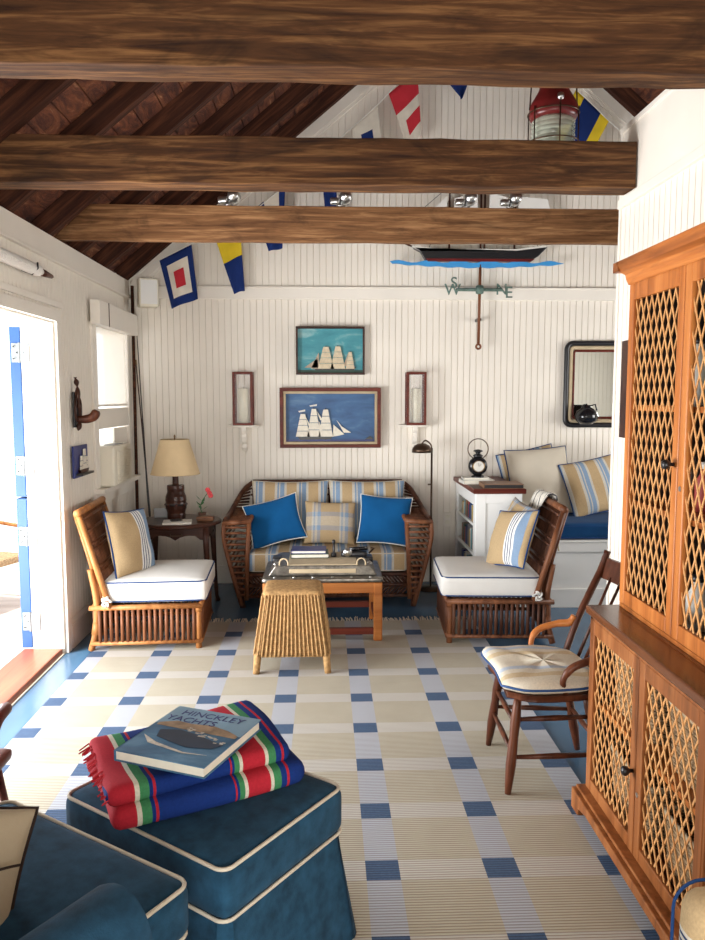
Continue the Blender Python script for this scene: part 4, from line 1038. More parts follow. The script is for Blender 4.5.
MB().lathe([(.001, -.035), (.055, -.035), (.070, -.02), (.074, 0), (.070, .02), (.050, .035), (.001, .035)], (0, 0, .085), 28, 'Y').build('case', 'black_gloss', ck, smooth=True)
MB().lathe([(.001, -.038), (.040, -.038), (.040, -.033), (.001, -.033)], (0, 0, .085), 24, 'Y').build('dial', 'c_white', ck)
MB().bar((0, -.0395, .085), (.018, -.0395, .10), .004, .001).bar((0, -.0395, .085), (-.004, -.0395, .112), .003, .001).build('hands', 'black', ck)
MB().tube([(.043 * math.cos(a), -.036, .085 + .043 * math.sin(a)) for a in [2 * math.pi * q_ / 24 for q_ in range(24)]], .004, 6, closed=True).build('bezel', 'brass', ck, smooth=True)
MB().lathe([(.05, 0), (.045, .012), (.03, .018), (.028, .004), (.001, .004)], (0, 0, 0), 20).build('foot', 'black_gloss', ck, smooth=True)
MB().lathe([(.001, 0), (.03, 0), (.040, .012), (.028, .022), (.016, .026), (.020, .038), (.038, .046), (.03, .055), (.001, .062)], (0, 0, .152), 20).build('vented_cap', 'black_gloss', ck, smooth=True)
MB().tube([(.078 * math.cos(a), 0, .215 + .078 * math.sin(a)) for a in [2 * math.pi * q_ / 28 for q_ in range(28)]], .0045, 6, closed=True).build('ring_handle', 'bronze', ck, smooth=True)

bn = thing('window_bench', 'white panelled built-in bench with a blue seat at the right', 'bench', (2.55, 5.42, 0))
x0, x1 = -1.125, 1.35
MB().box(x0, x1, 0, .81, 0, .50).build('base', 'white_cool', bn)
pf = MB(); pf.box(x0, x1, -.014, 0, 0, .14); pf.box(x0, x1, -.014, 0, .415, .50); pf.box(x0, x1, -.020, 0, .485, .503)
pf.box(x0, x0 + .08, -.014, 0, .14, .415); pf.box(.35, .43, -.014, 0, .14, .415)
pf.build('panel_frame', 'white_cool', bn, bevel=.003)
cu = MB().rbox(1.12, .375, .058, .03, c=(.16, .385, .562), n=10, puff=.01).build('seat_cushion', 'navy_seat', bn, smooth=True)
MB().tube([(p[0] + .16, p[1] + .385, .513) for p in rrect(1.115, .37, .05, 0)], .006, 6, closed=True).tube([(p[0] + .16, p[1] + .385, .600) for p in rrect(1.115, .37, .05, 0)], .004, 6, closed=True).build('piping', 'cord_blue', cu, smooth=True)
pillow('throw_pillow', 'big ivory pillow with navy piping leaning on the wall above the bench', (1.70, 5.93, .875), (R(-20), R(-4), R(2)), .50, .55, .17, 'cream', 'cord_blue', pinch=.05, seed=9)
pillow('throw_pillow', 'striped blue and tan pillow peeking out left behind the big ivory one', (1.665, 6.08, .885), (R(-12), R(-12), 0), .46, .48, .11, 'stripe_wide', 'cord_blue', pinch=.04, seed=10)
pillow('throw_pillow', 'striped tan and blue pillow with navy piping at the right of the bench', (2.10, 5.85, .845), (R(-22), R(-10), R(8)), .45, .44, .16, 'stripe_wide', 'cord_blue', pinch=.05, seed=11)
# picture seen edge-on behind the cabinet
o = MB().box(WR - .022, WR - .0045, 2.95, 3.47, 1.36, 1.80).build('wall_panel', 'dark_wood', bevel=.003); tag(o, 'dark red wooden frame seen edge-on on the partition behind the cabinet', 'frame')

# ---------------------------------------------------------------- ship weathervane on the back wall
v = thing('ship_weathervane', 'weathervane with a black-hulled schooner over a blue wave on the back wall', 'weathervane', (1.22, 6.14, 2.60))
wv = [(-.70, .0)] 
top_ = [(-.70 + 1.39 * i / 40, .012 + .010 * math.sin(i * .9)) for i in range(41)]; bot = [(-.68 + 1.35 * i / 40, -.006 - .028 * math.sin(math.pi * i / 40) + .004 * math.sin(i * 1.3)) for i in range(41)][::-1]
MB().prism(top_ + bot, -.010, .010).build('wave', 'wave_blue', v)
MB().prism([(-.42, .02), (-.46, .085), (-.52, .115), (-.30, .095), (.30, .095), (.55, .125), (.48, .055), (.42, .02)], -.028, .028).build('hull', 'black', v, bevel=.004)
MB().prism([(-.40, .012), (-.42, .032), (.45, .032), (.42, .012)], -.029, .029).build('keel_stripe', 'red_paint', v)
MB().prism([(-.46, .088), (-.52, .115), (-.30, .097), (.30, .097), (.55, .127), (.53, .138), (.3, .108), (-.3, .108), (-.53, .128)], -.030, .030).build('rail', 'c_white', v)
ms = MB()
for x, h_ in ((-.23, .60), (.02, .66), (.05, .60), (.29, .56)): ms.tube([(x, 0, .08), (x, 0, h_)], .008, 8)
ms.tube([(-.5, 0, .12), (-.72, 0, .20)], .007, 6)
ms.build('masts', 'dark_wood', v, smooth=True)
def sail(pts, nm='sail'): MB().prism(pts, -.004, .004).build(nm, 'canvas', v)
sail([(-.22, .15), (.00, .15), (-.01, .55), (-.19, .50)]); sail([(.07, .15), (.28, .15), (.27, .50), (.09, .55)])
sail([(.31, .15), (.64, .16), (.55, .50), (.32, .52)]); sail([(-.62, .17), (-.25, .15), (-.25, .52)], 'jib')
rg_ = MB()
for a, b_ in (((-.70, 0, .2), (-.23, 0, .60)), ((-.23, 0, .60), (.02, 0, .66)), ((.05, 0, .60), (.29, 0, .56)), ((.29, 0, .56), (.66, 0, .15)), ((-.40, 0, .10), (-.23, 0, .5)), ((.50, 0, .10), (.29, 0, .5))): rg_.tube([a, b_], .002, 4)
rg_.build('rigging', 'black', v)
MB().tube([(.02, 0, -.01), (.015, 0, -.63)], .012, 8).tube([(.015 + .018 * math.cos(a), 0, -.655 + .018 * math.sin(a)) for a in [2 * math.pi * q_ / 16 for q_ in range(16)]], .009, 6, closed=True).build('pole', 'cane_mid', v, smooth=True)
dr = MB().tube([(-.17, 0, -.205), (.20, 0, -.205)], .013, 8).tube([(.018, -.12, -.215), (.018, .09, -.20)], .012, 8).lathe([(.001, -.04), (.03, -.03), (.035, 0), (.03, .03), (.001, .04)], (.018, 0, -.205), 14)
dr.build('direction_arms', 'verdigris', v, smooth=True)
for ch, x, y, z in (('S', -.185, .02, -.19), ('W', -.215, -.10, -.26), ('N', .20, .02, -.24), ('E', .23, -.10, -.28)):
    letters('direction_letter', ch, .125, 'verdigris', v, (x, y, z), (R(90), 0, 0), .006)
MB().box(.005, .035, .0, .109, -.45, -.43).box(.005, .035, .0, .109, .0, .02).build('wall_bracket', 'black', v)

# ---------------------------------------------------------------- lantern hung from the ridge
l = thing('ship_lantern', 'big red ship lantern with ribbed glass hanging behind the middle beam', 'lantern', (1.142, 3.90, 2.635))
MB().lathe([(.001, 0), (.09, 0), (.105, .01), (.108, .06), (.095, .07), (.001, .07)], n=28).build('base', 'red_paint', l, smooth=True)
pr_ = [(.094, .075)]
for i in range(9):
    z = .085 + i * .022; pr_ += [(.102, z), (.108, z + .008), (.102, z + .016)]
pr_ += [(.09, .29), (.001, .29)]
MB().lathe([(.001, .072)] + pr_, n=32).build('ribbed_glass', 'frost', l, smooth=True)
MB().lathe([(.112, .285), (.118, .30), (.118, .345), (.108, .365), (.075, .42), (.070, .44), (.078, .455), (.055, .49), (.001, .50)], n=28).build('hood', 'red_paint', l, smooth=True)
MB().lathe([(.001, 0), (.014, .008), (.018, .02), (.014, .035), (.001, .04)], (0, -.115, .335), 12).lathe([(.001, 0), (.022, .0), (.024, .12), (.001, .125)], (0, 0, .12), 12).build('burner_latch', 'steel', l, smooth=True)
cg = MB()
for i in range(6):
    a = i * math.pi / 3 + .5; cg.tube([(.125 * math.cos(a), .125 * math.sin(a), .02), (.125 * math.cos(a), .125 * math.sin(a), .33)], .0035, 6)
for z in (.03, .17, .31): cg.tube([(.125 * math.cos(2 * math.pi * i / 28), .125 * math.sin(2 * math.pi * i / 28), z) for i in range(28)], .0035, 6, closed=True)
cg.build('wire_guard', 'bronze', l, smooth=True)
ch = MB()
zz = .50
ch.tube(smooth_path([(-.12, 0, .33), (-.10, 0, .50), (0, 0, .60), (.10, 0, .50), (.12, 0, .33)], 5), .004, 6)
while 2.635 + zz + .09 < roof_z(1.142) - .02: 
    ch.tube([(.010 * math.cos(a), 0, zz + .115 + .022 * math.sin(a)) for a in [2 * math.pi * q_ / 8 for q_ in range(8)]], .0025, 4, closed=True)
    ch.tube([(0, .010 * math.cos(a), zz + .150 + .022 * math.sin(a)) for a in [2 * math.pi * q_ / 8 for q_ in range(8)]], .0025, 4, closed=True); zz += .072
ch.build('hanging_chain', 'bronze', l)

# spotlights on the far beam
sp0 = None
for x, word in ((-.575, 'first from the left'), (.10, 'second from the left'), (.86, 'third, behind the weathervane sails'), (1.135, 'last on the right, near the lantern')):
    lab = 'steel clip-on spotlight on the far beam, ' + word
    if sp0 is None:
        sp0 = thing('spotlight', lab, 'spotlight', (x, 4.73, 2.687), 0, 'spotlights on the far beam')
        MB().lathe([(.001, 0), (.028, 0), (.028, .008), (.010, .012), (.008, .05), (.001, .05)], (.0, 0, 0), 14).build('mount', 'steel', sp0, smooth=True)
        MB().lathe([(.001, -.05), (.030, -.045), (.038, .0), (.042, .03), (.038, .03), (.001, .02)], (.03, 0, .06), 20, 'Y').build('head', 'steel', sp0, smooth=True)
        MB().rbox(.03, .02, .02, .012, c=(-.035, 0, .035), n=4).build('swivel', 'steel', sp0, smooth=True)
    else:
        s_ = copy_tree(sp0); s_.location = (x, 4.73, 2.687); s_['label'] = lab
# ---------------------------------------------------------------- string of signal flags along the gable
FY = 6.10
spts = [(-1.489, 2.47), (-1.284, 2.605), (-.861, 2.815), (-.485, 3.03), (.21, 3.61), (.427, 3.80), (.681, 4.03), (1.131, 4.12), (1.6, 4.09), (1.958, 3.92), (2.227, 3.69), (2.47, 3.50)]
o = MB().tube(smooth_path([(a, FY, b_) for a, b_ in spts], 5), .004, 5).build('flag_line', 'cord_white'); tag(o, 'thin line strung along the gable carrying the signal flags', 'line')
MB().tube([(-1.489, FY, 2.47), (-1.55, YB - .03, 2.43)], .004, 5).tube([(2.47, FY, 3.50), (2.55, YB - .03, 3.44)], .004, 5).build('line_end', 'cord_white', o)
def flag(label, quad, fn, mats, n=14, seed=0):
    """quad: top-left, top-right, bottom-right, bottom-left as (x, z); fn(u, v) picks the cloth; v runs down"""
    mb = MB(); A, B_, C_, D_ = [Vector((p[0], 0, p[1])) for p in quad]; vs_ = []; rn = random.Random(seed); ph = rn.uniform(0, 6)
    for j in range(n + 1):
        for i in range(n + 1):
            u, v_ = i / n, j / n
            p = (A * (1 - u) + B_ * u) * (1 - v_) + (D_ * (1 - u) + C_ * u) * v_
            vs_.append((p.x, FY + .022 * v_ * math.sin(6 * u + ph + 2 * v_), p.z))
    mb.v = vs_
    for j in range(n):
        for i in range(n):
            mb.f.append((j * (n + 1) + i, (j + 1) * (n + 1) + i, (j + 1) * (n + 1) + i + 1, j * (n + 1) + i + 1)); mb.mi.append(fn((i + .5) / n, (j + .5) / n))
    o = mb.build('signal_flag', mats, smooth=True); s_ = o.modifiers.new('cloth', 'SOLIDIFY'); s_.thickness = .003
    tag(o, label, 'flag', 'signal flags on the line')
flag('navy signal flag with a white square and red centre, lowest at left', [(-1.284, 2.60), (-1.033, 2.725), (-.995, 2.309), (-1.199, 2.231)],
     lambda u, v: 2 if abs(u - .5) < .16 and abs(v - .5) < .17 else 1 if abs(u - .5) < .32 and abs(v - .5) < .33 else 0, ['flag_navy', 'flag_white', 'flag_red'], 18, 1)
flag('yellow over blue signal flag next to the red-centred one', [(-.861, 2.81), (-.659, 2.925), (-.626, 2.373), (-.712, 2.349)], lambda u, v: 0 if v < .52 else 1, ['yellow', 'flag_navy'], 14, 2)
flag('white and blue signal flag partly hidden by the far beam', [(-.539, 3.0), (-.300, 3.19), (-.33, 2.70), (-.435, 2.675)], lambda u, v: 1 if (u > .75 and v < .5) or (v > .55) or (u < .3 and v < .12) else 0, ['flag_white', 'flag_navy'], 14, 3)
flag('small blue signal flag showing in the gap between the two far beams', [(-.03, 3.41), (.10, 3.52), (.095, 2.93), (.01, 2.93)], lambda u, v: 0, ['flag_navy'], 8, 4)
flag('white signal flag with a dark patch high on the left of the gable', [(.215, 3.61), (.415, 3.79), (.47, 3.36), (.25, 3.40)], lambda u, v: 1 if .3 < u < .68 and .35 < v < .75 else 0, ['flag_white', 'flag_navy'], 14, 5)
flag('red and white signal flag hanging high left of the ridge', [(.50, 3.87), (.72, 4.05), (.755, 3.58), (.66, 3.44)], lambda u, v: 0 if v < .38 or (u > .3 and .58 < v < .80) else 1, ['flag_red', 'flag_white'], 16, 6)
flag('blue pointed pennant just showing under the nearest beam', [(.86, 4.08), (1.18, 4.12), (1.07, 3.845), (1.055, 3.845)], lambda u, v: 0, ['flag_navy'], 8, 7)
flag('blue signal flag with yellow edges at the right end of the line', [(1.958, 3.92), (2.227, 3.69), (2.04, 3.33), (1.78, 3.52)], lambda u, v: 0 if u < .22 or u > .78 else 1, ['yellow', 'flag_navy'], 16, 8)

# ---------------------------------------------------------------- lattice-door cupboard
cb = thing('lattice_cupboard', 'tall two-part pine cupboard with diamond lattice doors at the right', 'cabinet', (0, 0, 0))
LX, UX, BX = .97, 1.074, 1.372
y0, y1, ym = 1.82, 2.69, 2.25
c_ = MB()
c_.box(LX + .022, BX, y1 - .022, y1, .05, .755); c_.box(LX + .022, BX, y0, y0 + .022, .05, .755); c_.box(BX - .012, BX, y0, y1, .05, .755); c_.box(LX + .022, BX, y0, y1, .05, .075)
c_.box(LX + .002, LX + .022, y1 - .022, y1, .07, .755); c_.box(LX + .002, LX + .022, y0, y0 + .03, .07, .755); c_.box(LX + .002, LX + .022, y0, y1, .735, .755)
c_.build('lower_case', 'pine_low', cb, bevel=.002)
MB().box(LX + .024, BX - .016, y1 - .026, y1 - .022, .08, .75).box(LX + .024, BX - .016, y0 + .022, y0 + .026, .08, .75).box(UX + .024, BX - .016, y1 - .026, y1 - .022, .79, 1.91).box(UX + .024, BX - .016, y0 + .022, y0 + .026, .79, 1.91).box(UX + .03, BX - .016, y0 + .02, y1 - .02, 1.905, 1.912).box(LX + .03, BX - .016, y0 + .02, y1 - .02, .745, .752).build('side_shade_sheet', 'inside_shade', cb)  # dark sheets added as shade over the pine sides and tops
pl = MB()
pl.prism([(y1 + .02, 0), (y1 + .02, .085), (y0 - .02, .085), (y0 - .02, 0), (y0 + .10, 0), (y0 + .13, .05), (y1 - .13, .05), (y1 - .06, .035), (y1 - .05, 0)], LX - .045, LX - .02, 'X')
pl.box(LX - .02, BX, y1 - .0, y1 + .02, 0, .085); pl.box(LX - .03, LX + .02, y0 - .01, y1 + .012, .085, .098); pl.box(LX - .02, LX, y0, y1, .05, .085)
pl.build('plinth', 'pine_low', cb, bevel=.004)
wt = MB().box(LX - .012, BX, y0 - .02, y1 + .018, .755, .785).build('counter', 'worktop', cb, bevel=.006)
c_ = MB()
c_.box(UX + .022, BX, y1 - .022, y1, .785, 1.93); c_.box(UX + .022, BX, y0, y0 + .022, .785, 1.93); c_.box(BX - .012, BX, y0, y1, .785, 1.93)
c_.box(UX + .002, UX + .022, y0, y1, .785, .800); c_.box(UX + .002, UX + .022, y0, y1, 1.915, 1.945); c_.box(UX + .022, BX, y0, y1, 1.915, 1.94)
c_.box(UX + .002, UX + .022, y0, y0 + .02, .80, 1.915); c_.box(UX + .002, UX + .022, y1 - .02, y1, .80, 1.915)
c_.build('upper_case', 'pine', cb, bevel=.002)
cn = MB().prism([(UX, 1.94), (UX - .008, 1.955), (UX - .014, 1.975), (UX - .034, 1.985), (UX - .045, 2.008), (UX - .045, 2.02), (BX, 2.02), (BX, 1.94)], y0 - .03, y1 + .012).box(UX - .045, BX, y1, y1 + .045, 1.985, 2.02)
cn.build('cornice', 'pine_h', cb, bevel=.002)
MB().box(BX - .016, BX - .012, y0 + .02, y1 - .02, .08, .75).box(BX - .016, BX - .012, y0 + .02, y1 - .02, .79, 1.91).build('back_shade_sheet', 'inside_shade', cb)  # dark sheets added as shade in front of the back boards
for z in (1.16, 1.50): MB().box(UX + .03, BX - .012, y0 + .022, y1 - .022, z, z + .018).build('shelf', 'pine_h', cb)
MB().box(LX + .035, BX - .012, y0 + .022, y1 - .022, .41, .428).build('shelf', 'pine_h', cb)
def lattice(X_, ya, yb, za, zb, dy, dz):
    mb = MB()
    for dirn, dx in ((1, 0.0), (-1, .003)):
        s = dz / dy * dirn; n = int((yb - ya) / dy + (zb - za) / dz) + 3
        for i in range(-1, n):
            # line z = s*(y-yc)+... clipped to the opening
            if dirn > 0: c0 = zb - i * dz - s * ya
            else: c0 = zb - i * dz - s * yb
            # z = s*y + c0
            pts = []
            for y in (ya, yb):
                z = s * y + c0
                if za <= z <= zb: pts.append((y, z))
            for z in (za, zb):
                y = (z - c0) / s
                if ya < y < yb: pts.append((y, z))
            if len(pts) >= 2:
                pts = sorted(set((round(a, 5), round(b, 5)) for a, b in pts)); p, q = pts[0], pts[-1]
                if math.hypot(q[0] - p[0], q[1] - p[1]) > .02: mb.bar((X_ + dx, *p), (X_ + dx, *q), .0064, .003, up=(1, 0, 0))
    return mb
def cup_door(nm_label, X_, ya, yb, za, zb, st, rb, rt, m, dy, dz):
    f_ = MB(); f_.box(X_, X_ + .022, ya, ya + st, za, zb); f_.box(X_, X_ + .022, yb - st, yb, za, zb); f_.box(X_, X_ + .022, ya + st, yb - st, za, za + rb); f_.box(X_, X_ + .022, ya + st, yb - st, zb - rt, zb)
    d = f_.build('door', m, cb, bevel=.003)
    lattice(X_ + .009, ya + st - .004, yb - st + .004, za + rb - .004, zb - rt + .004, dy, dz).build('lattice', 'lath', d)
    return d
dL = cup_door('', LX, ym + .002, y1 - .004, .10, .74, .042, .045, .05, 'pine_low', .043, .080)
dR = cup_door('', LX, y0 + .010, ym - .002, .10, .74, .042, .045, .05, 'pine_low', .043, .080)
uL = cup_door('', UX, ym + .022, y1 - .002, .802, 1.938, .040, .052, .055, 'pine', .043, .098)
uR = cup_door('', UX, y0 + .010, ym + .018, .802, 1.938, .040, .052, .055, 'pine', .043, .098)
for d, X_, y, z in ((dL, LX, ym + .018, .37), (uL, UX, ym + .045, 1.34)):
    MB().lathe([(.006, 0), (.006, -.012), (.014, -.018), (.016, -.028), (.012, -.036), (.001, -.038)], (X_, y, z), 14, 'X').build('knob', 'black', d, smooth=True)
for d, X_, y, z in ((uR, UX, ym - .002, 1.27), (dR, LX, ym - .02, .31)):
    MB().lathe([(.001, 0), (.008, 0), (.008, -.002), (.001, -.002)], (X_, y, z), 12, 'X').build('keyhole', 'steel', d)
# things kept inside
rnd = random.Random(5)
def jar(label, x, y, z, m, r_, h_, lidm='black'):
    o = MB().lathe([(.001, 0), (r_, 0), (r_ * 1.02, h_ * .7), (r_ * .6, h_ * .85), (r_ * .55, h_), (.001, h_)], n=16).build('jar', m, smooth=True, loc=(x, y, z)); tag(o, label, 'jar')
    MB().lathe([(.001, h_), (r_ * .6, h_), (r_ * .6, h_ + .02), (.001, h_ + .02)], n=16).build('lid', lidm, o, smooth=True)
jar('grey jar on the upper shelf of the cupboard, nearest the wall corner', 1.24, 2.58, 1.5185, 'c_grey', .035, .16)
jar('white jar on the upper shelf behind the left lattice door', 1.22, 2.46, 1.5185, 'c_white', .03, .20)
jar('dark green jar on the upper shelf near the door stiles', 1.24, 2.36, 1.5185, 'c_green', .035, .18, 'steel')
jar('red jar on the middle shelf behind the left lattice door', 1.22, 2.38, 1.1785, 'c_red', .032, .14, 'c_white')
jar('steel canister on the middle shelf near the wall corner', 1.24, 2.54, 1.1785, 'steel', .04, .17, 'steel')
jar('white jar standing at the bottom of the upper cupboard', 1.22, 2.40, .7855, 'c_white', .035, .16)
jar('brown jar at the bottom of the upper cupboard near the corner', 1.24, 2.56, .7855, 'c_brown', .04, .20)
jar('clear-looking pale jar on the middle shelf behind the right door', 1.22, 2.13, 1.1785, 'c_white', .035, .19, 'steel')
jar('yellow jar on the middle shelf behind the right door', 1.24, 2.04, 1.1785, 'c_yellow', .03, .13)
jar('teal jar on the upper shelf behind the right door', 1.22, 2.12, 1.5185, 'c_teal', .035, .21, 'steel')
jar('white pot at the bottom behind the upper right door', 1.22, 2.14, .7855, 'c_white', .04, .15, 'c_grey')
for (y, z, lab) in ((2.47, .0755, 'pale wicker basket at the bottom left of the cupboard'), (2.47, .4285, 'pale wicker basket on the lower shelf at the left'), (2.03, .0755, 'pale wicker basket at the bottom right of the cupboard'), (2.03, .4285, 'pale wicker basket on the lower shelf at the right')):
    t_ = thing('basket', lab, 'basket', (1.16, y, z), 0, 'baskets in the cupboard')
    w_ = MB()
    for i in range(16):
        zz = .008 + i * .0125; w_.tube([(p[0] + .002 * math.sin(k_ * 2.5 + i * 3.1), p[1] + .002 * math.cos(k_ * 2.5 + i * 3.1), zz) for k_, p in enumerate(rrect(.11 + zz * .05, .155 + zz * .05, .03, 0, 4))], .0062, 5, closed=True)
    w_.box(-.10, .10, -.14, .14, 0, .01)
    w_.build('woven_body', 'wicker_basket', t_, smooth=True)
    MB().tube([(p[0], p[1], .207) for p in rrect(.122, .168, .03, 0, 4)], .009, 6, closed=True).build('rim', 'rope_tan', t_, smooth=True)

# ---------------------------------------------------------------- spindle-back armchair
w = thing('spindle_armchair', 'brown wooden spindle-back armchair by the cupboard', 'chair', (.90, 2.99, 0.0105))
sh_ = .405
def seat_pts(z, k_=1.0):
    P = smooth_path([(-.20, -.17, z), (-.19, .0, z), (-.20, .19, z), (-.10, .225, z), (.12, .20, z), (.17, .10, z), (.17, -.10, z), (.12, -.20, z), (-.10, -.225, z), (-.20, -.17, z)], 4)[:-1]
    return [(p.x * k_, p.y * k_, z) for p in P]
st_ = MB(); a_, b2 = seat_pts(sh_ - .028, .97), seat_pts(sh_); n = len(a_)
st_.add(a_ + b2, [(i, (i + 1) % n, n + (i + 1) % n, n + i) for i in range(n)] + [tuple(range(n)), tuple(range(n, 2 * n))[::-1]])
st_.build('seat', 'windsor', w, bevel=.006)
legs = [((-.15, -.15), (-.195, -.195)), ((-.15, .15), (-.18, .225)), ((.12, .13), (.20, .17)), ((.12, -.13), (.20, -.19))]
def turned(a, b, rr_=(.013, .017, .020, .017, .019, .020, .016, .012)):
    a = Vector(a); b = Vector(b); k_ = len(rr_); return MB().tube([a + (b - a) * i / (k_ - 1) for i in range(k_)], list(rr_), 10)
for (tx, ty), (bx, by) in legs: turned((tx, ty, sh_ - .02), (bx, by, 0)).build('leg', 'windsor', w, smooth=True)
def lp_(i, z):
    (tx, ty), (bx, by) = legs[i]; f = 1 - z / (sh_ - .02); return (tx + (bx - tx) * f, ty + (by - ty) * f, z)
for i, j, z in ((0, 1, .27), (0, 1, .16), (0, 3, .14), (0, 3, .285), (1, 2, .19), (1, 2, .285), (2, 3, .20)):
    MB().tube([lp_(i, z), tuple((Vector(lp_(i, z)) + Vector(lp_(j, z))) / 2), lp_(j, z)], [.008, .012, .008], 8).build('stretcher', 'windsor', w, smooth=True)
for sy, (bx, by, tx, ty) in ((1, (.13, .185, .345, .27)), (-1, (.13, -.185, .345, -.23))):
    MB().tube(smooth_path([(bx, by, sh_ - .01), (bx + .07, by + .02 * sy, .58), (tx - .035, ty - .01 * sy, .77), (tx, ty, .86)], 5), [.014] * 6 + [.016] * 4 + [.015] * 4 + [.013, .016], 10).build('back_post', 'windsor', w, smooth=True)
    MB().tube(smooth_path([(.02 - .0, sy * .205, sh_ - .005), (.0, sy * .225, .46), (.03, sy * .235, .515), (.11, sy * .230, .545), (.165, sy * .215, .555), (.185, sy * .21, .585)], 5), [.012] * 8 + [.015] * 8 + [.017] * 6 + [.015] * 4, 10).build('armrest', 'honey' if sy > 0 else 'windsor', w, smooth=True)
cr = MB(); n = 12; vs_ = []
for i in range(n + 1):
    f = i / n; y = .262 - .487 * f; bow = .03 * math.sin(math.pi * f)
    for dz, dx in ((-.105, -.028), (-.02, 0)):
        for th in (0, .014): vs_.append((.335 + dx + bow + th, y, .85 + dz))
cr.add(vs_, [q_ for i in range(n) for q_ in ((4 * i, 4 * i + 4, 4 * i + 6, 4 * i + 2), (4 * i + 1, 4 * i + 3, 4 * i + 7, 4 * i + 5), (4 * i + 2, 4 * i + 6, 4 * i + 7, 4 * i + 3), (4 * i, 4 * i + 1, 4 * i + 5, 4 * i + 4))])
cr.build('crest_rail', 'windsor', w, smooth=False)
for i in range(5):
    f = (i + 1) / 6; ya = .16 - .32 * f; yb = .262 - .487 * f
    MB().tube([(.145 + .02 * math.sin(math.pi * f), ya, sh_ - .005), (.315 + .03 * math.sin(math.pi * f), yb, .76)], [.008, .006], 8).build('spindle', 'windsor', w, smooth=True)
cu = MB(); n = 10
cp_ = seat_pts(0, 1.0); m_ = len(cp_); rings = []
for k_, (sc_, z) in enumerate(((.2, .004), (.95, .0), (1.03, .012), (1.05, .026), (1.02, .040), (.93, .050), (.8, .055), (.5, .058), (.02, .059))):
    rings.append([(p[0] * sc_ - .012, p[1] * sc_, sh_ + .001 + z + (.003 * math.sin(i * 1.1 + k_) if 3 < k_ < 8 else 0)) for i, p in enumerate(cp_)])
cu.add([p for r_ in rings for p in r_], [(a * m_ + i, (a + 1) * m_ + i, (a + 1) * m_ + (i + 1) % m_, a * m_ + (i + 1) % m_)[::-1] for a in range(len(rings) - 1) for i in range(m_)] + [tuple(range(m_)), tuple(range((len(rings) - 1) * m_, len(rings) * m_))[::-1]])
co = cu.build('tied_cushion', 'windsor_cush', w, smooth=True)
MB().tube([(p[0] * 1.055 - .012, p[1] * 1.055, sh_ + .024) for p in cp_], .005, 6, closed=True).build('piping', 'bluepaint', co, smooth=True)
MB().tube([(.15, -.12, sh_), (.17, -.14, sh_ - .06), (.15, -.15, sh_ - .15)], .006, 5).build('tie', 'bluepaint', co, smooth=True)

# ---------------------------------------------------------------- ottoman, blanket and book
ang = math.atan2(.345, .302)
ot = thing('ottoman', 'slate blue skirted ottoman with white piping in the foreground', 'ottoman', (-.337, 2.030, .0105), math.atan2(-.348, .468))
ox, oy = .308, .242
MB().rbox(ox, oy, .068, .03, c=(0, 0, .385), n=12, puff=.012).build('top_cushion', 'denim', ot, smooth=True)
pp = MB()
for z, e in ((.447, .0), (.322, .003)): pp.tube([(p[0], p[1], z) for p in rrect(ox - .006 + e, oy - .006 + e, .03, 0)], .005, 6, closed=True)
pp.build('piping', 'cream', ot, smooth=True)
sk = MB(); n = 0
ra = rrect(ox - .012, oy - .012, .02, .322, 4); N_ = len(ra); rows = []
def resample(pts, k_):
    P = [Vector(p) for p in pts]; P.append(P[0]); L = [0]
    for i in range(1, len(P)): L.append(L[-1] + (P[i] - P[i - 1]).length)
    out = []
    for q_ in range(k_):
        d = L[-1] * q_ / k_; i = max(j for j in range(len(L)) if L[j] <= d + 1e-9); i = min(i, len(P) - 2)
        out.append(P[i] + (P[i + 1] - P[i]) * ((d - L[i]) / max(1e-9, L[i + 1] - L[i])))
    return out
RS = resample(ra, 120)
for j in range(9):
    f = j / 8; row = []
    for q_, p in enumerate(RS):
        flare = 1 + .14 * f + 0.0; cornerness = abs(p.x / ox) * abs(p.y / oy)
        wv_ = .004 * f * math.sin(q_ * .52) - (.022 * f if cornerness > .86 else 0) * 0
        row.append((p.x * (flare + wv_ * 2), p.y * (flare + .03 * f + wv_ * 2), .322 * (1 - f) + .004 * f))
    rows.append(row)
sk.add([p for r_ in rows for p in r_], [(a * 120 + i, a * 120 + (i + 1) % 120, (a + 1) * 120 + (i + 1) % 120, (a + 1) * 120 + i)[::-1] for a in range(8) for i in range(120)])
so = sk.build('skirt', 'denim', ot, smooth=True)
for sx in (-1, 1):       # corner kick-pleats
    for sy in (-1, 1):
        MB().add([(sx * (ox - .03), sy * (oy - .004), .320), (sx * (ox - .004), sy * (oy - .03), .320), (sx * (ox * 1.14 - .004), sy * (oy * 1.17 - .05), .004), (sx * (ox * 1.14 - .05), sy * (oy * 1.17 - .004), .004)], [(0, 1, 2, 3), (3, 2, 1, 0)]).build('corner_pleat', 'denim', so)

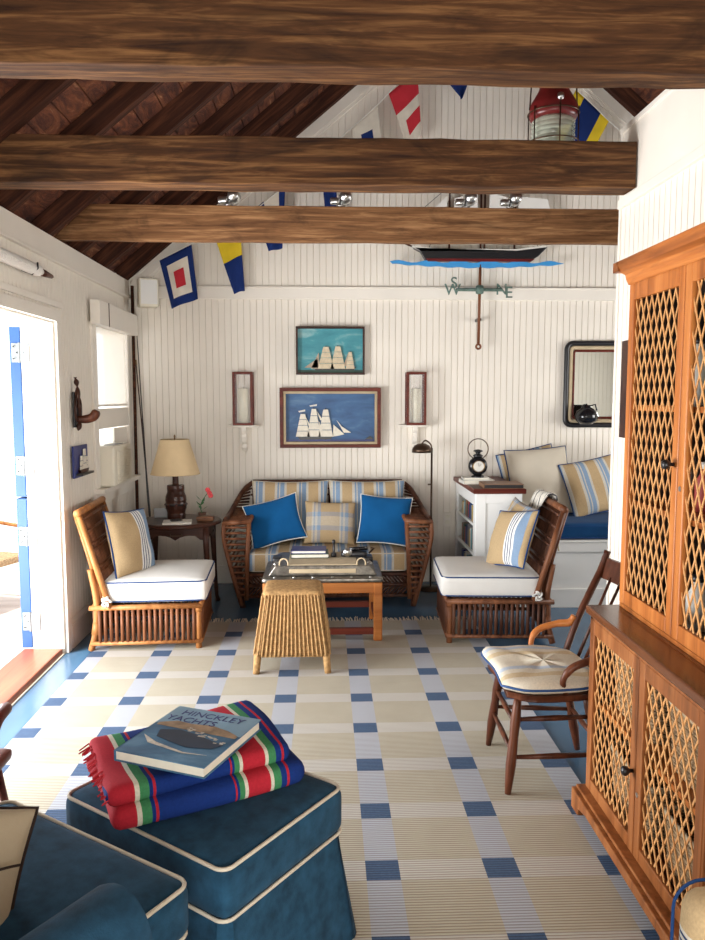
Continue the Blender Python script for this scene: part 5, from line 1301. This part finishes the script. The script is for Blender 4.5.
BLUE = (.008, .030, .17); RED = (.42, .02, .035); GRN = (.05, .22, .09); WHT = (.62, .58, .48)
M['blanket'] = striped('royal_blue_blanket_red_green_stripes', [(0, BLUE), (.03, RED), (.13, WHT), (.15, GRN), (.19, BLUE), (.205, RED), (.215, BLUE), (.54, RED), (.548, BLUE), (.56, GRN), (.585, WHT), (.60, RED), (.705, WHT), (.72, GRN), (.755, BLUE), (.785, RED), (.795, BLUE)], .62, 0, offset=.46, weave=150)
bl = thing('folded_blanket', 'royal blue blanket with red and green stripes folded on the ottoman', 'blanket', (-.375, 2.075, .4745), R(27))
hx, hy = .265, .195
def fold(z0, z1, hx_, hy_, cx_, cy_, seed):
    mb = MB().rbox(hx_, hy_, (z1 - z0) / 2, (z1 - z0) / 2 * .98, c=(cx_, cy_, (z0 + z1) / 2), n=16); rn = random.Random(seed)
    ph = [rn.uniform(0, 6) for _ in range(4)]
    out = []
    for x, y, z in mb.v:
        d = .007 * math.sin(9 * x + ph[0]) * math.cos(7 * y + ph[1]) + .004 * math.sin(21 * y + 5 * x + ph[2])
        f = (z - z0) / (z1 - z0)
        droop = -0.02 * max(0, (-x / hx_ - .8) / .2) * (1 if z0 < .01 else .5)
        out.append((x + .010 * math.sin(8 * y + ph[3]), y + .008 * math.sin(7 * x + ph[2]), z + d * f + (0.006 * math.sin(x * 6 + ph[0])) * f))
    mb.v = out; return mb
fold(0, .060, hx, hy, 0, 0, 1).build('folded_layer', 'blanket', bl, smooth=True)
fold(.056, .112, hx - .012, hy - .015, -.012, .012, 2).build('folded_layer', 'blanket', bl, smooth=True)
fg2 = MB()
for i in range(34):
    y = -hy + .03 + (2 * hy - .05) * i / 33; z = .085 + rnd.uniform(-.012, .012); fg2.tube([(-hx + .012, y, z), (-hx - .010 - rnd.uniform(0, .006), y + rnd.uniform(-.005, .005), z - .014)], .0022, 4)
fg2.build('fringe', 'flag_red', bl)

bx_, by_, bh = .275, .305, .030
yb_ = thing('yacht_book', 'large blue hardback book about yachts lying on the folded blanket', 'book', (-.372, 2.025, .5945), R(-23))
M['cover_sea'] = sky_paint('book_cover_sea', [(.32, (.02, .08, .17)), (.5, (.05, .15, .27)), (.66, (.13, .27, .42)), (.8, (.35, .45, .55))], scale=9)
MB().box(-bx_ / 2, bx_ / 2, -by_ / 2, by_ / 2, 0, .003).box(-bx_ / 2, bx_ / 2, -by_ / 2, by_ / 2, bh - .003, bh).box(-bx_ / 2, -bx_ / 2 + .004, -by_ / 2, by_ / 2, 0, bh).build('cover', 'cover_sea', yb_, bevel=.001)
MB().box(-bx_ / 2 + .004, bx_ / 2 - .005, -by_ / 2 + .005, by_ / 2 - .005, .003, bh - .003).build('pages', 'paper', yb_)
M['print_sky'] = paint('printed_pale_sky', (.20, .33, .44), .4, .15, 10); M['print_hull'] = paint('printed_dark_hull', (.015, .03, .06), .4, .3, 10); M['print_light'] = paint('printed_highlights', (.55, .52, .46), .4, .3, 60); M['print_coast'] = paint('printed_brown_coast', (.28, .19, .12), .4, .4, 30)
MB().box(-bx_ / 2 + .001, bx_ / 2 - .001, .03, by_ / 2 - .001, bh, bh + .0006).build('printed_sky', 'print_sky', yb_)
MB().prism([(-.125, .035), (-.08, .06), (-.03, .055), (.03, .065), (.09, .05), (.13, .03), (.13, .015), (-.125, .02)], bh + .0006, bh + .0010, 'Z').build('printed_coast', 'print_coast', yb_)
MB().prism([(-.095, -.005), (-.08, -.045), (.03, -.075), (.10, -.06), (.12, -.03), (.02, .0), (-.04, .012)], bh + .0010, bh + .0014, 'Z').build('printed_hull', 'print_hull', yb_)
hlg = MB()
for i in range(26):
    x = rnd.uniform(-.03, .11); y = .02 - .35 * (x + .03) + rnd.uniform(-.012, .012); hlg.box(x, x + .010, y, y + .005, bh + .0014, bh + .0018)
hlg.prism([(-.12, -.045), (-.06, -.075), (.04, -.10), (.11, -.095), (.04, -.107), (-.08, -.085)], bh + .001, bh + .0014, 'Z')
hlg.build('printed_highlights', 'print_light', yb_)
letters('title_lettering', 'HINCKLEY', .043, 'c_navy', yb_, (0, .103, bh + .0008), (0, 0, 0), .0003)
letters('title_lettering', 'YACHTS', .043, 'c_navy', yb_, (-.045, .060, bh + .0012), (0, 0, 0), .0003)

# ---------------------------------------------------------------- blue armchair, front at the left
# local frame: +x runs along the seat front towards the left window, +y runs back towards the viewer's side
ac_ = thing('blue_armchair', 'slate blue rolled-arm armchair cut off at the lower left corner', 'armchair', (-.295, 1.600, 0), 0)
u = Vector((-.83, .56, 0)).normalized(); v_ = Vector((-u.y, u.x, 0))
if v_.y > 0: v_ = -v_
ac_.rotation_euler = (0, 0, math.atan2(u.y, u.x))
sgn = 1 if Vector((-u.y, u.x, 0)).dot(v_) > 0 else -1        # local +y is v_ when sgn is 1
S_ = sgn
cu = MB().rbox(.335, .34, .065, .03, c=(.335, S_ * .34, .418), n=14, puff=.018).build('seat_cushion', 'denim', ac_, smooth=True)
pp = MB()
for z in (.476, .362): pp.tube([(p[0] + .335, p[1] + S_ * .34, z) for p in rrect(.330, .335, .03, 0)], .005, 6, closed=True)
pp.build('piping', 'cream', cu, smooth=True)
MB().rbox(.37, .36, .15, .03, c=(.335, S_ * .40, .195), n=8).build('base', 'denim', ac_, smooth=True)
for ax_, nm in ((-.06, 'near'), (.73, 'far')):
    prof = [(-.055, .02), (-.055, .46)] + [(.0 + .085 * math.cos(R(a)), .555 + .085 * math.sin(R(a))) for a in range(215, -45, -10)] + [(.055, .46), (.055, .02)]
    am = MB(); ya, yb2 = S_ * .25, S_ * .80
    np_ = len(prof)
    rings = [[(ax_ + x * (1 - .06 * (k_ == 0)), y, z - dz) for x, z in prof] for k_, (y, dz) in enumerate(((ya, .004), (ya + S_ * .012, 0), (S_ * .45, .0), (yb2, -.02)))]
    fs = [(a * np_ + i, a * np_ + (i + 1) % np_, (a + 1) * np_ + (i + 1) % np_, (a + 1) * np_ + i) for a in range(3) for i in range(np_)] + [tuple(range(np_)), tuple(range(3 * np_, 4 * np_))[::-1]]
    am.add([p for r_ in rings for p in r_], fs); ao = am.build('arm', 'denim', ac_, smooth=True); ao.data.polygons[len(ao.data.polygons) - 1].use_smooth = False; es = ao.modifiers.new('crease', 'EDGE_SPLIT'); es.split_angle = R(35)
    if nm == 'near': MB().tube(smooth_path([(ax_ - .058, S_ * .62, .44), (ax_ - .060, S_ * .40, .455), (ax_ - .060, S_ * .33, .42), (ax_ - .060, S_ * .31, .30), (ax_ - .060, S_ * .31, .05)], 5), .0045, 6).build('panel_piping', 'cream', ao, smooth=True)
    MB().tube([(ax_ + x * .72, ya - S_ * .006, .555 + (z - .555) * .72 if z > .46 else z) for x, z in prof], .0045, 6).build('piping', 'cream', ao, smooth=True)
bkm = MB().rbox(.40, .10, .34, .06, c=(.335, S_ * .84, .60), n=8).build('backrest', 'denim', ac_, smooth=True)
M['rope_print'] = striped('cream_cloth_dark_rope_print', [(0, (.50, .42, .31)), (.80, (.05, .035, .03)), (.86, (.50, .42, .31)), (.90, (.05, .035, .03)), (.94, (.5, .42, .31))], .15, 0)
rp = pillow('throw_pillow', 'cream pillow with dark rope print on the blue armchair', (-.82, 1.47, .553), (R(-40), R(12), R(14)), .38, .34, .15, 'tan_linen', 'cord_dark', seed=14)
rn = MB()
for pts in ([(-.2, .10), (-.1, .03), (-.02, .08), (.06, .02), (.18, .05)], [(-.18, -.06), (-.08, -.10), (0, -.03), (.09, -.10), (.18, -.08)], [(-.10, .18), (-.06, .08), (-.10, .0), (-.03, -.08), (-.06, -.17)], [(.08, .18), (.12, .08), (.06, .0), (.12, -.09), (.09, -.17)], [(-.02, .17), (.02, .08), (-.03, .0), (.02, -.17)]):
    for q_ in smooth_path([(a, 0, b_) for a, b_ in pts], 8)[:-1]: pass
    path = smooth_path([(a, 0, b_) for a, b_ in pts], 8)
    for sg in (-1,):
        P_ = []
        for p in path:
            uu, vv = min(.98, abs(p.x) / .22), min(.98, abs(p.z) / .20); P_.append((p.x, sg * (.075 * ((1 - uu * uu) * (1 - vv * vv)) ** .42 * 1.02 + .001), p.z))
        rn.tube(P_, .0028, 6)
rn.build('printed_rope', 'cord_dark', rp, smooth=True)

# wooden rocker arm at the left edge, striped chair at the right edge
wc = thing('bentwood_chair', 'dark bentwood chair whose arm just enters at the left edge', 'chair', (-1.335, 2.50, -.16))
MB().tube(smooth_path([(.22, -.22, .40), (.26, -.16, .58), (.265, -.08, .655), (.255, .02, .66), (.18, .10, .62), (.0, .16, .60), (-.18, .16, .62)], 6), .019, 10).build('armrest', 'red_wood', wc, smooth=True)
MB().rbox(.20, .20, .022, .02, c=(0, 0, .42), n=6).build('seat', 'red_wood', wc, smooth=True)
for sx in (-1, 1):
    for sy in (-1, 1): MB().tube([(sx * .15, sy * .15, .41), (sx * .18, sy * .18, .172 if sx > 0 else .162)], [.017, .012], 8).build('leg', 'red_wood', wc, smooth=True)
bkk = MB().tube(smooth_path([(-.16, .18, .42), (-.19, .18, .80), (-.20, .0, .92), (-.19, -.18, .80), (-.16, -.18, .42)], 6), .016, 8)
for y in (-.1, 0, .1): bkk.tube([(-.16, y, .42), (-.195, y, .88)], .008, 6)
bkk.build('backrest', 'red_wood', wc, smooth=True)
sc_ = thing('striped_chair', 'chair with tan cushion and navy pinstripes cut off at lower right', 'chair', (.868, 1.02, -.012), R(0))
MB().rbox(.235, .055, .24, .05, c=(.02, .26, .42), n=12).build('back_cushion', 'ticking_z', sc_, smooth=True)
MB().tube([(.02 + a, .31, .415 + b_) for a, b_ in rr(.232, .237, .055)], .0032, 6, closed=True).build('piping', 'cord_blue', sc_, smooth=True)
MB().rbox(.24, .24, .05, .03, c=(.02, .0, .30), n=8).build('seat_cushion', 'ticking_z', sc_, smooth=True)
for sx in (-1, 1):
    for sy in (-1, 1): MB().tube([(.02 + sx * .20, sy * .22, .26), (.02 + sx * .21, sy * .23, 0.023)], .016, 8).build('leg', 'windsor', sc_, smooth=True)

# cane patio chair out on the deck
pc = thing('patio_chair', 'pale cane chair standing out on the sunny deck', 'chair', (-2.62, 5.75, -.05), R(-20))
for sx in (-1, 1):
    for sy in (-1, 1): MB().tube([(sx * .24, sy * .24, 0), (sx * .22, sy * .22, .36)], .018, 8).build('leg', 'cane_light', pc, smooth=True)
    MB().tube(smooth_path([(.24, sy * 0 + sx * .26, .36), (.24, sx * .27, .56), (.05, sx * .27, .60), (-.22, sx * .26, .62)], 5), .016, 8).build('armrest', 'cane_light', pc, smooth=True)
MB().rbox(.25, .25, .03, .02, c=(0, 0, .36), n=5).build('seat', 'wicker_basket', pc, smooth=True)
pb = MB().tube(smooth_path([(-.22, -.25, .36), (-.30, -.24, .78), (-.31, 0, .86), (-.30, .24, .78), (-.22, .25, .36)], 5), .016, 8)
for i in range(9): pb.tube([(-.22, -.2 + .05 * i, .36), (-.30, -.2 + .05 * i, .82)], .008, 5)
for i in range(5): pb.tube([(-.235 - .013 * i, -.22, .44 + .08 * i), (-.235 - .013 * i, .22, .44 + .08 * i)], .008, 5)
pb.build('woven_back', 'cane_light', pc, smooth=True)
